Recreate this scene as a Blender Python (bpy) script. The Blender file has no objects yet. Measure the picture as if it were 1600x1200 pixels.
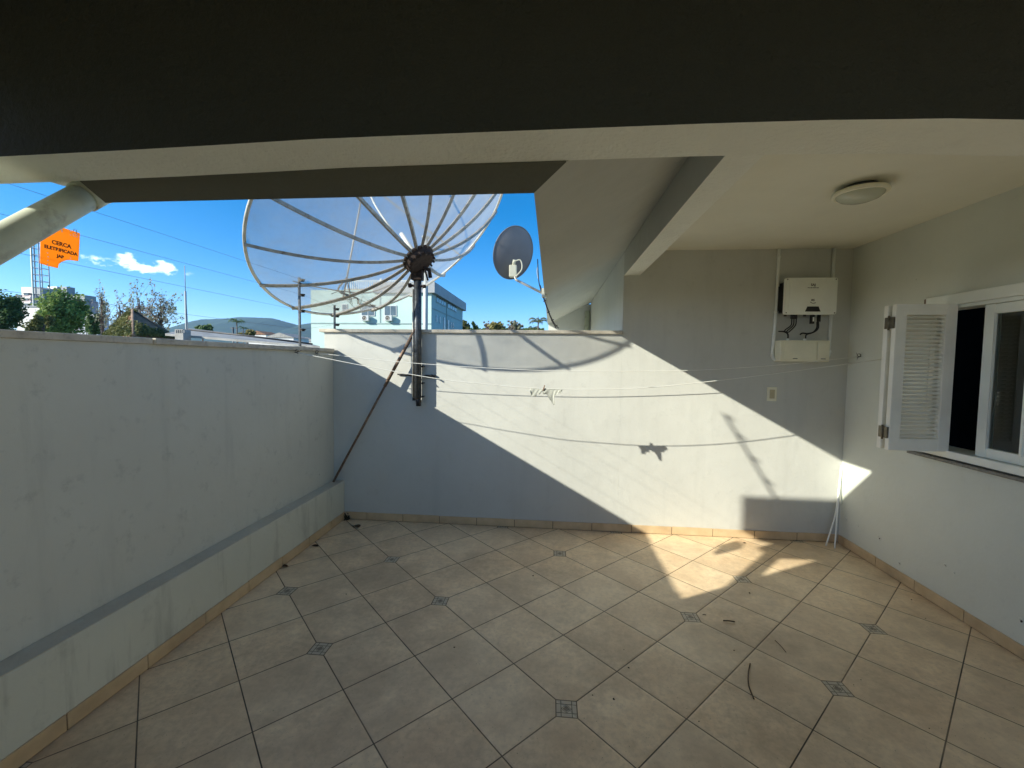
import bpy, bmesh, math, random
from mathutils import Vector, Matrix
random.seed(7)
HAZE = .00006
D = bpy.data
SC = bpy.context.scene
COL = SC.collection
V = Vector

# ------------------------------------------------------------------ camera (solved from the tile grid and the room's edges)
F_PX, YAW, PITCH, ROLL = 671.1336, 0.0910, 0.0537, 0.0129
EYE = V((0, 0, 1.5))
cy, sy = math.cos(YAW), math.sin(YAW); cp, sp = math.cos(PITCH), math.sin(PITCH)
FWD = V((-sy*cp, cy*cp, -sp)); RGT = V((cy, sy, 0)); UPV = RGT.cross(FWD)
cr, sr = math.cos(ROLL), math.sin(ROLL)
RGT, UPV = cr*RGT + sr*UPV, -sr*RGT + cr*UPV
def at(px, py, Y):
    """point of the plane y = Y seen at a photograph pixel"""
    v = FWD + (px-800)/F_PX*RGT - (py-600)/F_PX*UPV
    return EYE + v*(Y/v.y)
cam = D.cameras.new('camera'); cam.sensor_width = 36; cam.lens = F_PX/1600*36
cam.clip_start = .05; cam.clip_end = 20000
co = D.objects.new('camera', cam); COL.objects.link(co)
m = Matrix((RGT, UPV, -FWD)).transposed().to_4x4(); m.translation = EYE; co.matrix_world = m
SC.camera = co

# ------------------------------------------------------------------ measures of the place
YB, XL, XR, ZC = 3.803, -1.908, 2.444, 2.4535
XW = -2.008            # inner face of the left wall above its ledge
ZL, ZB = 1.56, 1.742   # tops of the left wall and of the back wall below their caps
SUN = V((1, .565, -.558)).normalized()

# ------------------------------------------------------------------ node helpers
class NT:
    def __init__(s, tree): s.t = tree; s.n = tree.nodes; s.l = tree.links
    def new(s, ty, **kw):
        n = s.n.new(ty)
        for k, v in kw.items():
            if hasattr(n, k): setattr(n, k, v)
        return n
    def put(s, sock, v):
        if isinstance(v, bpy.types.NodeSocket): s.l.new(v, sock)
        elif isinstance(v, (tuple, list)) and len(v) == 3 and sock.type == 'RGBA': sock.default_value = (*v, 1)
        else: sock.default_value = v
    def m(s, op, a, b=0.0, c=0.0, clamp=False):
        n = s.new('ShaderNodeMath', operation=op, use_clamp=clamp)
        s.put(n.inputs[0], a); s.put(n.inputs[1], b); s.put(n.inputs[2], c); return n.outputs[0]
    def mix(s, f, a, b, bt='MIX'):
        n = s.new('ShaderNodeMix', data_type='RGBA', blend_type=bt)
        s.put(n.inputs[0], f); s.put(n.inputs[6], a); s.put(n.inputs[7], b); return n.outputs[2]
    def noise(s, vec, scale, detail=4, rough=.55, dist=0.0):
        n = s.new('ShaderNodeTexNoise'); s.put(n.inputs['Vector'], vec)
        n.inputs['Scale'].default_value = scale; n.inputs['Detail'].default_value = detail
        n.inputs['Roughness'].default_value = rough; n.inputs['Distortion'].default_value = dist
        return n.outputs[0]
    def ramp(s, f, lo, hi, a=0.0, b=1.0):
        n = s.new('ShaderNodeMapRange', clamp=True); s.put(n.inputs[0], f)
        n.inputs[1].default_value = lo; n.inputs[2].default_value = hi
        n.inputs[3].default_value = a; n.inputs[4].default_value = b; return n.outputs[0]
    def pos(s): return s.new('ShaderNodeNewGeometry').outputs['Position']
    def scale(s, vec, sc):
        n = s.new('ShaderNodeMapping'); s.put(n.inputs[0], vec); n.inputs[3].default_value = sc; return n.outputs[0]
    def bump(s, h, strength, dist):
        n = s.new('ShaderNodeBump'); s.put(n.inputs['Height'], h)
        n.inputs['Strength'].default_value = strength; n.inputs['Distance'].default_value = dist; return n.outputs[0]
def mat(name, col=(.5,.5,.5), rough=.6, metal=0.0, spec=.5):
    m = D.materials.new(name); m.use_nodes = True; nt = NT(m.node_tree)
    b = nt.n['Principled BSDF']; b.inputs['Base Color'].default_value = (*col, 1)
    b.inputs['Roughness'].default_value = rough; b.inputs['Metallic'].default_value = metal
    b.inputs['Specular IOR Level'].default_value = spec
    return m, nt, b
def simple(name, col, rough=.6, metal=0.0, var=.12, sc=8.0, dirt=None, spec=.5):
    """one colour with a soft natural variation and, if asked, dirt blotches"""
    m, nt, b = mat(name, col, rough, metal, spec)
    p = nt.pos(); n = nt.noise(p, sc, 5)
    c = nt.mix(nt.ramp(n, .35, .65), tuple(x*(1-var) for x in col), tuple(min(1, x*(1+var)) for x in col))
    if dirt:
        c = nt.mix(nt.ramp(nt.noise(p, sc*2.3, 6, .7), .52, .68, 0, .8), c, dirt)
    nt.put(b.inputs['Base Color'], c)
    return m
def paint(name, col, bump=.25, bscale=26.0, streak=0.0, stain=(.30,.31,.29), stain_amt=.35, pits=0.0, blot=1.1):
    """painted render: mottled, slightly uneven, with stains that stay put"""
    m, nt, b = mat(name, col, .82, 0, .3)
    p = nt.pos()
    c = nt.mix(nt.ramp(nt.noise(p, blot, 5, .6), .3, .7), tuple(x*.92 for x in col), tuple(min(1, x*1.05) for x in col))
    c = nt.mix(nt.ramp(nt.noise(p, 9, 6, .75), .56, .78, 0, stain_amt*.5), c, stain)
    if streak:
        s = nt.noise(nt.scale(p, (7, 7, .8)), 1.0, 6, .65)
        c = nt.mix(nt.ramp(s, .54, .74, 0, streak), c, stain)
    h = nt.noise(p, bscale, 6, .6)
    h2 = nt.noise(p, 3.2, 3, .5)
    h = nt.m('ADD', h, nt.m('MULTIPLY', h2, 1.6))
    # fine trowel texture
    h = nt.m('ADD', h, nt.m('MULTIPLY', nt.noise(p, 180, 3, .6), .12))
    if pits:
        v = nt.new('ShaderNodeTexVoronoi'); nt.put(v.inputs['Vector'], p); v.inputs['Scale'].default_value = 5.5
        k = nt.m('MULTIPLY', nt.ramp(v.outputs['Distance'], .03, .055, 1, 0), nt.ramp(nt.noise(p, 2.1, 2), .5, .56))
        c = nt.mix(nt.m('MULTIPLY', k, pits), c, (.22,.22,.21)); h = nt.m('SUBTRACT', h, nt.m('MULTIPLY', k, 1.2))
    nt.put(b.inputs['Base Color'], c)
    nt.put(b.inputs['Normal'], nt.bump(h, bump, .012))
    return m

# ------------------------------------------------------------------ mesh helpers
class MB:
    def __init__(s): s.b = bmesh.new()
    def face(s, pts, mi=0):
        f = s.b.faces.new([s.b.verts.new(V(p)) for p in pts]); f.material_index = mi; return f
    def box(s, x0, x1, y0, y1, z0, z1, mi=0, bev=0.0, mtx=None):
        r = bmesh.ops.create_cube(s.b, size=1.0)
        vs = r['verts']
        M = Matrix.Translation(((x0+x1)/2, (y0+y1)/2, (z0+z1)/2)) @ Matrix.Diagonal((abs(x1-x0), abs(y1-y0), abs(z1-z0), 1))
        bmesh.ops.transform(s.b, matrix=M, verts=vs)
        fs = {f for v in vs for f in v.link_faces}
        for f in fs: f.material_index = mi
        if bev:
            es = list({e for v in vs for e in v.link_edges})
            g = bmesh.ops.bevel(s.b, geom=es, offset=bev, segments=2, profile=.5, affect='EDGES')
            vs = list({v for f in g['faces'] for v in f.verts} | {v for v in vs if v.is_valid})
        if mtx is not None: bmesh.ops.transform(s.b, matrix=mtx, verts=[v for v in vs if v.is_valid])
        return s
    def prism(s, pts, off, mi=0):
        """closed prism: polygon pts (3-D) moved by off"""
        off = V(off); a = [s.b.verts.new(V(p)) for p in pts]; c = [s.b.verts.new(V(p)+off) for p in pts]
        n = len(pts); fs = [s.b.faces.new(a), s.b.faces.new(c[::-1])]
        for i in range(n): fs.append(s.b.faces.new([a[i], c[i], c[(i+1) % n], a[(i+1) % n]][::1]))
        for f in fs: f.material_index = mi
        bmesh.ops.recalc_face_normals(s.b, faces=fs); return s
    def tube(s, path, r, seg=10, mi=0, cap=True, ry=None, upv=None):
        path = [V(p) for p in path]; rings = []
        n = len(path); last = None
        for i, p in enumerate(path):
            d = (path[min(i+1, n-1)] - path[max(i-1, 0)]).normalized()
            if upv is not None: ref = V(upv)
            else: ref = last if last is not None else (V((0,0,1)) if abs(d.z) < .9 else V((1,0,0)))
            a = (ref - d*ref.dot(d)).normalized(); b = d.cross(a); last = a
            rr = r[i] if isinstance(r, (list, tuple)) else r
            r2 = ry if ry is not None else rr
            rings.append([s.b.verts.new(p + a*rr*math.cos(2*math.pi*k/seg) + b*r2*math.sin(2*math.pi*k/seg)) for k in range(seg)])
        for i in range(n-1):
            for k in range(seg):
                f = s.b.faces.new([rings[i][k], rings[i][(k+1) % seg], rings[i+1][(k+1) % seg], rings[i+1][k]])
                f.material_index = mi; f.smooth = seg > 5
        if cap:
            for rg in (rings[0][::-1], rings[-1]):
                f = s.b.faces.new(rg); f.material_index = mi
        return s
    def lathe(s, o, ax, prof, seg=24, mi=0, smooth=True):
        """prof: list of (radius, height along ax)"""
        o, ax = V(o), V(ax).normalized(); a = ax.orthogonal().normalized(); b = ax.cross(a); rings = []
        for r, h in prof:
            if r < 1e-6: rings.append([s.b.verts.new(o+ax*h)])
            else: rings.append([s.b.verts.new(o+ax*h+(a*math.cos(2*math.pi*k/seg)+b*math.sin(2*math.pi*k/seg))*r) for k in range(seg)])
        for i in range(len(rings)-1):
            A, B = rings[i], rings[i+1]
            for k in range(seg):
                k2 = (k+1) % seg
                if len(A) == 1 and len(B) == 1: continue
                if len(A) == 1: f = s.b.faces.new([A[0], B[k], B[k2]])
                elif len(B) == 1: f = s.b.faces.new([A[k], B[0], A[k2]])
                else: f = s.b.faces.new([A[k], B[k], B[k2], A[k2]])
                f.material_index = mi; f.smooth = smooth
        return s
    def build(s, name, mats, parent=None, **kw):
        me = D.meshes.new(name); s.b.to_mesh(me); s.b.free()
        for q in (mats if isinstance(mats, (list, tuple)) else [mats]): me.materials.append(q)
        o = D.objects.new(name, me); COL.objects.link(o)
        if parent is not None: o.parent = parent; o.matrix_parent_inverse = parent.matrix_world.inverted()
        for k, v in kw.items(): o[k] = v
        return o
def thing(name, label, cat, loc=(0,0,0), group=None):
    o = D.objects.new(name, None); COL.objects.link(o); o.location = loc; o.empty_display_size = .1
    o['label'] = label; o['category'] = cat
    if group: o['group'] = group
    bpy.context.view_layer.update()
    return o
def tag(o, label, cat, group=None):
    o['label'] = label; o['category'] = cat
    if group: o['group'] = group
    return o
def struct(o): o['kind'] = 'structure'; return o
def bezier(pts, n=8):
    """Catmull-Rom through pts"""
    P = [V(p) for p in pts]; P = [P[0]*2-P[1]] + P + [P[-1]*2-P[-2]]; out = []
    for i in range(1, len(P)-2):
        for k in range(n):
            t = k/n; a, b, c, d = P[i-1], P[i], P[i+1], P[i+2]
            out.append(.5*((2*b)+(c-a)*t+(2*a-5*b+4*c-d)*t*t+(3*b-a-3*c+d)*t**3))
    out.append(P[-2]); return out

# ------------------------------------------------------------------ materials
WALLC = (.55, .555, .515)
M_wall = paint('wall_paint', WALLC, bump=.22, bscale=9, pits=.0, stain_amt=.5, streak=.16)
M_rwall = paint('house_wall_paint', (.68,.70,.63), bump=.22, bscale=12, pits=.75, stain_amt=.25)
M_lwall = paint('boundary_wall_paint', (.63,.63,.555), bump=.24, bscale=10, pits=.6, stain=(.30,.31,.28), stain_amt=1.1, streak=.22, blot=.8)
M_ledge = paint('ledge_paint', (.63,.64,.55), bump=.3, streak=.5, stain=(.22,.23,.19), stain_amt=.6)
M_ledgetop = paint('ledge_top_dirty_paint', (.56,.52,.42), bump=.5, blot=7, bscale=30, stain=(.62,.64,.57), stain_amt=1.6)
M_ceil = paint('ceiling_paint', (.77,.76,.65), bump=.12, stain_amt=.12)
M_beam = paint('beam_paint', (.80,.805,.72), bump=.8, bscale=55, stain_amt=.3)
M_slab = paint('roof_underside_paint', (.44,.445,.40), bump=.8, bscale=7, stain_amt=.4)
M_face = paint('porch_side_painted_shade', (.042,.044,.033), bump=1.0, bscale=60, stain_amt=.04)  # backlit shade of the arched beam's front, painted in as near-black colour
M_eave = paint('eave_painted_shade', (.11,.11,.085), bump=.4, bscale=40, stain_amt=.15)  # shade under the near slab, put into a darker colour
M_cap = simple('stone_cap', (.56,.51,.42), .8, var=.15, sc=10, dirt=(.34,.31,.26))
M_white = simple('white_paint', (.84,.86,.80), .45, var=.04, sc=5)
M_shut = simple('white_shutter_paint', (.84,.82,.74), .5, var=.05, sc=6)
M_black = simple('black_plastic', (.012,.012,.014), .5, var=.1)
M_galv = simple('galvanised_steel', (.33,.32,.29), .5, .55, var=.25, sc=20, dirt=(.18,.13,.09))
M_polem = simple('dark_galvanised_pipe', (.10,.11,.12), .45, .6, var=.3, sc=25, dirt=(.05,.045,.04))
M_rib = simple('weathered_aluminium', (.40,.37,.32), .55, .35, var=.22, sc=12, dirt=(.20,.15,.11))
M_rust = simple('rusty_iron', (.045,.03,.024), .9, .1, var=.5, sc=30, dirt=(.10,.05,.03))
M_rod = simple('rusted_rod', (.20,.13,.09), .75, .3, var=.4, sc=22, dirt=(.36,.27,.18))
M_wire = simple('pale_plastic_cord', (.70,.70,.65), .5, var=.05)
M_thin = simple('fence_wire_steel', (.12,.12,.13), .4, .6, var=.05)
M_pvc = simple('off_white_pvc', (.58,.62,.50), .5, var=.1, sc=6, dirt=(.36,.36,.30))
M_conduit = simple('white_conduit', (.74,.77,.75), .5, var=.05)
M_cream = simple('cream_plastic', (.80,.77,.60), .4, var=.04)
M_dishg = simple('grey_painted_steel', (.19,.195,.215), .5, .0, var=.06, sc=5)
M_orange = simple('orange_plastic', (.78,.30,.02), .45, var=.08, sc=9)
def orange():
    m = M_orange; nt = NT(m.node_tree); b = nt.n['Principled BSDF']; tl = nt.new('ShaderNodeBsdfTranslucent'); tl.inputs[0].default_value = (1,.50,.02,1)
    x = nt.new('ShaderNodeMixShader'); x.inputs[0].default_value = .6; nt.l.new(b.outputs[0], x.inputs[1]); nt.l.new(tl.outputs[0], x.inputs[2]); nt.l.new(x.outputs[0], nt.n['Material Output'].inputs[0])
orange()
M_ink = simple('faded_black_ink', (.03,.02,.015), .7, var=.3, sc=60)
M_fadew = simple('flaked_white', (.8,.75,.7), .7, var=.1)
M_stone = simple('grey_granite', (.16,.155,.14), .5, var=.3, sc=60)
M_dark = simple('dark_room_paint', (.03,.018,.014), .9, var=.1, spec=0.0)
M_brass = simple('aged_steel', (.16,.14,.10), .5, .6, var=.2, sc=40)
M_leaf = simple('dry_leaf', (.05,.03,.015), .8, var=.4, sc=50)
M_twig = simple('dry_twig', (.10,.065,.035), .85, var=.3, sc=50)

def translucent_mesh():
    m, nt, b = mat('perforated_mesh', (.66,.66,.62), .55, .1)
    t = nt.new('ShaderNodeBsdfTransparent'); tl = nt.new('ShaderNodeBsdfTranslucent'); tl.inputs[0].default_value = (.5,.5,.48,1)
    a = nt.new('ShaderNodeMixShader'); a.inputs[0].default_value = .35
    nt.l.new(b.outputs[0], a.inputs[1]); nt.l.new(tl.outputs[0], a.inputs[2])
    c = nt.new('ShaderNodeMixShader')
    n = nt.noise(nt.pos(), 3.5, 5, .6)
    n2 = nt.noise(nt.pos(), 16, 5, .7)
    nt.put(c.inputs[0], nt.m('ADD', nt.ramp(n, .3, .7, .42, .56), nt.ramp(n2, .45, .7, 0, .10)))
    nt.put(b.inputs['Base Color'], nt.mix(nt.ramp(n2, .45, .7, 0, .7), (.68,.67,.62), (.44,.38,.30)))
    nt.l.new(t.outputs[0], c.inputs[1]); nt.l.new(a.outputs[0], c.inputs[2])
    nt.l.new(c.outputs[0], nt.n['Material Output'].inputs[0]); return m
M_mesh = translucent_mesh()
def glass():
    m = D.materials.new('window_glass'); m.use_nodes = True; nt = NT(m.node_tree); nt.n.remove(nt.n['Principled BSDF'])
    g = nt.new('ShaderNodeBsdfGlossy'); g.inputs['Roughness'].default_value = .015; g.inputs[0].default_value = (.9,.95,.92,1)
    t = nt.new('ShaderNodeBsdfTransparent'); t.inputs[0].default_value = (.80,.86,.84,1)
    fr = nt.new('ShaderNodeFresnel'); fr.inputs[0].default_value = 1.55
    x = nt.new('ShaderNodeMixShader'); nt.put(x.inputs[0], nt.m('MULTIPLY', fr.outputs[0], 1.8, clamp=True))
    nt.l.new(t.outputs[0], x.inputs[1]); nt.l.new(g.outputs[0], x.inputs[2]); nt.l.new(x.outputs[0], nt.n['Material Output'].inputs[0]); return m
M_glass = glass()

# tiles ------------------------------------------------------------
TS, TX, TY = .3560, -.6644, 2.5518
def tile_mat():
    m, nt, b = mat('glazed_floor_tile', (.4,.33,.25), .38, 0, .45)
    p = nt.pos(); sx = nt.new('ShaderNodeSeparateXYZ'); nt.put(sx.inputs[0], p); X, Y = sx.outputs[0], sx.outputs[1]
    X = nt.m('SUBTRACT', X, TX); Y = nt.m('SUBTRACT', Y, TY); k = 1/(math.sqrt(2)*TS)
    P = nt.m('MULTIPLY', nt.m('ADD', X, Y), k); Q = nt.m('MULTIPLY', nt.m('SUBTRACT', X, Y), k)
    # slight waviness of the joints
    def edge(a):                       # distance to the nearest whole number, in tiles
        fr = nt.m('FRACT', a); return nt.m('MINIMUM', fr, nt.m('SUBTRACT', 1.0, fr))
    d = nt.m('MINIMUM', edge(P), edge(Q))
    def node(a):                       # signed distance to the nearest joint carrying an inlay (0, 3 or 5 of every 5)
        r = nt.m('MODULO', nt.m('ADD', a, 100.0), 5.0)
        d0, d3, d5 = nt.m('ABSOLUTE', r), nt.m('ABSOLUTE', nt.m('SUBTRACT', r, 3.0)), nt.m('ABSOLUTE', nt.m('SUBTRACT', r, 5.0))
        return nt.m('MINIMUM', d0, nt.m('MINIMUM', d3, d5))
    L1 = nt.m('ADD', node(P), node(Q))
    S = .185
    inlay = nt.ramp(L1, S-.004, S, 1, 0)
    rim = nt.m('MULTIPLY', nt.ramp(L1, S-.018, S-.010, 0, 1), nt.ramp(L1, S+.002, S+.008, 1, 0))
    grout = nt.m('MAXIMUM', nt.m('MULTIPLY', nt.ramp(d, .006, .0085, 1, 0), nt.m('SUBTRACT', 1.0, inlay)), rim)
    # inner mosaic of the inlay, laid square to the walls
    gx = edge(nt.m('ADD', nt.m('MULTIPLY', X, 1/.0305), -.0)); 
    u = nt.m('SUBTRACT', P, nt.m('ROUND', P)); v = nt.m('SUBTRACT', Q, nt.m('ROUND', Q))
    rx = nt.m('MULTIPLY', nt.m('ADD', u, v), TS/math.sqrt(2)); ry = nt.m('MULTIPLY', nt.m('SUBTRACT', u, v), TS/math.sqrt(2))
    ax, ay = nt.m('ABSOLUTE', rx), nt.m('ABSOLUTE', ry)
    ring = nt.m('MAXIMUM', nt.m('MULTIPLY', nt.ramp(nt.m('ABSOLUTE', nt.m('SUBTRACT', ax, .0235)), .0012, .0022, 1, 0), 1.0),
                nt.ramp(nt.m('ABSOLUTE', nt.m('SUBTRACT', ay, .0235)), .0012, .0022, 1, 0))
    dm = nt.m('ADD', ax, ay); ring = nt.m('MAXIMUM', ring, nt.ramp(nt.m('ABSOLUTE', nt.m('SUBTRACT', dm, .022)), .001, .002, 1, 0))
    core = nt.ramp(dm, .016, .018, 1, 0)
    # per-tile tone
    cid = nt.new('ShaderNodeCombineXYZ'); nt.put(cid.inputs[0], nt.m('FLOOR', P)); nt.put(cid.inputs[1], nt.m('FLOOR', Q))
    wn = nt.new('ShaderNodeTexWhiteNoise', noise_dimensions='3D'); nt.put(wn.inputs['Vector'], cid.outputs[0])
    off = nt.new('ShaderNodeVectorMath', operation='MULTIPLY_ADD'); nt.put(off.inputs[0], wn.outputs['Color']); off.inputs[1].default_value = (9,9,9); nt.put(off.inputs[2], p)
    n1 = nt.noise(off.outputs[0], 7, 7, .62, .6); n2 = nt.noise(off.outputs[0], 38, 5, .7)
    c = nt.mix(nt.ramp(n1, .32, .68), (.78,.565,.34), (.93,.725,.465))
    c = nt.mix(nt.ramp(n2, .42, .68, 0, .5), c, (.50,.36,.23))
    c = nt.mix(nt.ramp(wn.outputs['Value'], 0, 1, 0, .4), c, (.86,.72,.50))
    dirt = nt.noise(p, 1.3, 6, .7)
    c = nt.mix(nt.ramp(nt.noise(off.outputs[0], 2.6, 5, .65), .42, .62, 0, .45), c, (.52,.37,.23))
    c = nt.mix(nt.ramp(dirt, .46, .74, 0, .6), c, (.30,.22,.14))
    speck = nt.noise(p, 120, 2, .5); c = nt.mix(nt.ramp(speck, .69, .73, 0, .55), c, (.12,.09,.06))
    ic = nt.mix(ring, (.52,.44,.32), (.10,.085,.06)); ic = nt.mix(core, ic, (.20,.16,.11))
    c = nt.mix(inlay, c, ic)
    gc = nt.mix(nt.ramp(nt.noise(p, 2.2, 5, .6), .4, .62), (.045,.032,.02), (.19,.14,.09))
    c = nt.mix(grout, c, gc)
    nt.put(b.inputs['Base Color'], c)
    r = nt.m('ADD', nt.ramp(nt.noise(p, 6, 5), .3, .7, .30, .50), nt.m('MULTIPLY', grout, .3)); nt.put(b.inputs['Roughness'], r)
    # each tile sits a hair differently and dips to its joint
    soft = nt.ramp(d, .0, .03, 0, 1)
    h = nt.m('ADD', nt.m('MULTIPLY', soft, 1.0), nt.m('MULTIPLY', nt.noise(off.outputs[0], 14, 4), .35))
    h = nt.m('ADD', h, nt.m('MULTIPLY', nt.noise(p, 90, 3), .08))
    nt.put(b.inputs['Normal'], nt.bump(h, .5, .003)); return m
M_tile = tile_mat()
def skirt_mat():
    m, nt, b = mat('skirting_tile', (.45,.33,.2), .4, 0, .4)
    p = nt.pos(); n = nt.noise(p, 9, 6, .6); 
    c = nt.mix(nt.ramp(n, .3, .7), (.52,.38,.22), (.66,.50,.31))
    c = nt.mix(nt.ramp(nt.noise(p, 3, 4), .5, .7, 0, .5), c, (.30,.22,.15))
    nt.put(b.inputs['Base Color'], c); nt.put(b.inputs['Normal'], nt.bump(n, .15, .004)); return m
M_skirt = skirt_mat()
M_grout = simple('dark_grout', (.06,.045,.03), .9, var=.3, sc=30)

# ------------------------------------------------------------------ terrace floor
b = MB(); b.face([(-2.06,-2.2,0),(XR,-2.2,0),(XR,YB,0),(-2.06,YB,0)])
struct(b.build('floor', M_tile))
b = MB(); b.box(-2.13, 5.2, -2.5, 7.2, -.25, -.004); b.box(-2.0, 5.0, -2.4, 7.0, -3.0, -.25); struct(b.build('terrace_slab', M_beam))
# skirting tiles with open joints on a dark bed
def skirting(axis, fixed, a0, a1, off, side):
    b = MB(); x = a0 + off; L = .3455; h, t = .072, .009
    segs = []
    if off > .05: segs.append((a0, x-.003))
    while x < a1: segs.append((x, min(x+L-.005, a1))); x += L
    for s0, s1 in segs:
        hh = h + random.uniform(-.002, .002)
        if axis == 'x': b.box(s0, s1, fixed-t, fixed-.0005, .004, hh, bev=.0012)
        elif side > 0: b.box(fixed+.0005, fixed+t, s0, s1, .004, hh, bev=.0012)
        else: b.box(fixed-t, fixed-.0005, s0, s1, .004, hh, bev=.0012)
    if axis == 'x': b.box(a0, a1, fixed-.004, fixed-.0002, .0005, .066, mi=1)
    elif side > 0: b.box(fixed+.0002, fixed+.004, a0, a1, .0005, .066, mi=1)
    else: b.box(fixed-.004, fixed-.0002, a0, a1, .0005, .066, mi=1)
    return b
struct(skirting('x', YB, XL+.01, XR-.01, .21, 0).build('skirting_back', [M_skirt, M_grout]))
struct(skirting('y', XL, -2.1, YB-.012, .12, 1).build('skirting_left', [M_skirt, M_grout]))
struct(skirting('y', XR, -2.1, YB-.012, .29, -1).build('skirting_right', [M_skirt, M_grout]))

# ------------------------------------------------------------------ boundary walls
w = thing('boundary_wall', 'long grey rendered wall on the left with a ledge along its foot', 'wall', (-2.03, 1.5, 0))
b = MB(); b.box(-2.13, XW, -2.2, YB-.002, 0, ZL); b.build('wall', M_lwall, w)
b = MB(); b.box(XW, XL, -2.2, YB-.002, 0, .364, bev=.006); b.build('ledge', M_ledge, w)
b = MB(); b.box(XW+.0015, XL-.0015, -2.2, YB-.003, .3645, .368); b.build('ledge_top', M_ledgetop, w)
b = MB()
y = -2.2
for y1 in (.35, 1.23, 2.00, 3.795):          # cap stones of uneven length, one of them chipped away
    b.box(-2.155, XW+.022 if y1 != 2.00 else XW+.010, y, y1-.004, ZL+.0005, ZL+.031, bev=.004); y = y1
b.build('stone_cap', M_cap, w)
w = thing('boundary_wall', 'sunlit rendered wall at the far end with a flat stone cap, under the big mesh dish', 'wall', (-.7, 3.88, 0))
b = MB(); b.box(-2.09, .6055, YB, YB+.14, 0, ZB); b.build('wall', M_wall, w)
b = MB(); b.box(-2.13, .604, YB-.022, YB+.165, ZB+.0005, ZB+.030, bev=.004); b.build('stone_cap', M_cap, w)

# ------------------------------------------------------------------ house
H = thing('house', 'grey rendered house around the terrace with arched beam, sloping eave and white shuttered window', 'house', (2.5, 1, 0))
WY0, WY1, WZ0, WZ1 = 1.62, 3.04, .985, 1.885
b = MB()   # far wall under the ceiling, then the flank wall that runs on past the boundary wall
b.box(.606, XR, YB, YB+.15, 0, 2.75); b.build('end_wall', M_wall, H)
b = MB()
b.box(XR, XR+.15, -2.2, WY0, 0, 2.75); b.box(XR, XR+.15, WY1, YB+.15, 0, 2.75)
b.box(XR, XR+.15, WY0, WY1, 0, WZ0); b.box(XR, XR+.15, WY0, WY1, WZ1, 2.75)
b.build('window_wall', M_rwall, H)
b = MB(); b.box(.606, .76, YB+.15, 7.0, -.2, 2.5); b.box(-.06, .606, 7.0, 7.12, -.2, 2.42); b.build('flank_wall', M_wall, H)
b = MB(); b.box(.741, XR, 1.454, YB, ZC, ZC+.15); b.build('ceiling', M_ceil, H)
b = MB(); b.box(.6075, .741, 1.454, YB, 2.245, 2.62); b.box(.606, .6074, 1.454, YB, 2.2452, 2.62, mi=1); b.build('beam', [M_beam, M_slab], H)  # thin grey skin on the left face paints in its weaker light
# arched beam
arch = [(-2.06,2.114),(-1.72,2.117),(-1.3,2.123),(-1.0,2.129),(-.7,2.136),(-.3,2.138),(0,2.139),(.4,2.14),(.7,2.138),(1.0,2.131),(1.2,2.120),(1.6,2.10),(2.0,2.07),(XR,2.03)]
arch = [(-2.12 if i == 0 else x*1.03 if i < 13 else x, 1.5+(z-1.5)*1.03) for i, (x, z) in enumerate(arch)]
pts = [(x, 1.262, z) for x, z in arch] + [(XR,1.262,2.66),(-2.12,1.262,2.66)]
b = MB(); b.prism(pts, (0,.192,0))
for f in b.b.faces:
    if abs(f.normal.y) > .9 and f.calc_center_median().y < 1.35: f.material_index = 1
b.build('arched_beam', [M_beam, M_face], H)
M_timber = simple('unseen_porch_timber', (.40,.34,.25), .6, var=.3, sc=3)  # made-up finish for unseen porch parts, chosen for how it bounces light
b = MB(); b.box(-2.06, XR, -2.2, 1.260, 2.645, 2.659); b.build('porch_ceiling', M_timber, H)
b = MB(); b.box(-2.06, XR, -2.35, -2.2, 0, .75); b.build('unseen_porch_back', M_timber, H)  # unseen; kept low and open above to let fill light in
b = MB(); b.box(-2.10, -2.01, -2.2, 1.08, ZL+.033, 2.644); b.box(-2.009, -1.955, 1.0, 1.08, ZL+.033, 2.644); b.prism([(-2.10,1.0801,2.30),(-2.10,1.2595,2.42),(-2.10,1.2595,2.644),(-2.10,1.0801,2.644)], (.09,0,0)) ; b.build('porch_wall', M_wall, H)  # closing wedge added to block sun leaking onto the beam face
# sloping eave slabs
sl = .507; XE, YE, ZE, TH = -.0727, 1.5635, 2.0974, .022
def zr(x): return ZE + sl*(x-XE)
def zn(y): return ZE + sl*(YE-y)
xv = XE + (YE-1.454)
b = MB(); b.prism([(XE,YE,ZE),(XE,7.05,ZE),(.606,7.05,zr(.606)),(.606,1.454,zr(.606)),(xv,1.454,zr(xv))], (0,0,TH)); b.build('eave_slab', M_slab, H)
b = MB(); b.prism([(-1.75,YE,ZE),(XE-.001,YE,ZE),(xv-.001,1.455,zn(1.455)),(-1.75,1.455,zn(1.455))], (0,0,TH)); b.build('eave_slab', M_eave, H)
b = MB(); b.prism([(-2.311,1.446,2.578),(-2.311,1.446,2.278),(-1.925,1.446,2.165),(-1.75,1.446,2.19),(-.2,1.446,2.19),(.5,1.446,2.3),(.5,1.446,2.578)], (0,.116,0)); b.build('parapet', M_beam, H)
b = MB(); b.tube([(.55,6.93,-.2),(.55,6.93,2.3)], .04, 10); b.build('downpipe', M_pvc, H)
# dark room behind the window
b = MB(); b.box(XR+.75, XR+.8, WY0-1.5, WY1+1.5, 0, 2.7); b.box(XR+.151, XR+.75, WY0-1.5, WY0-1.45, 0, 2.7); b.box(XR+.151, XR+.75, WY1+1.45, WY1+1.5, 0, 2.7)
b.box(XR+.151, XR+.75, WY0-1.45, WY1+1.45, 2.66, 2.7); b.box(XR+.151, XR+.75, WY0-1.45, WY1+1.45, 0, .04); b.build('room', M_dark, H)
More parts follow.
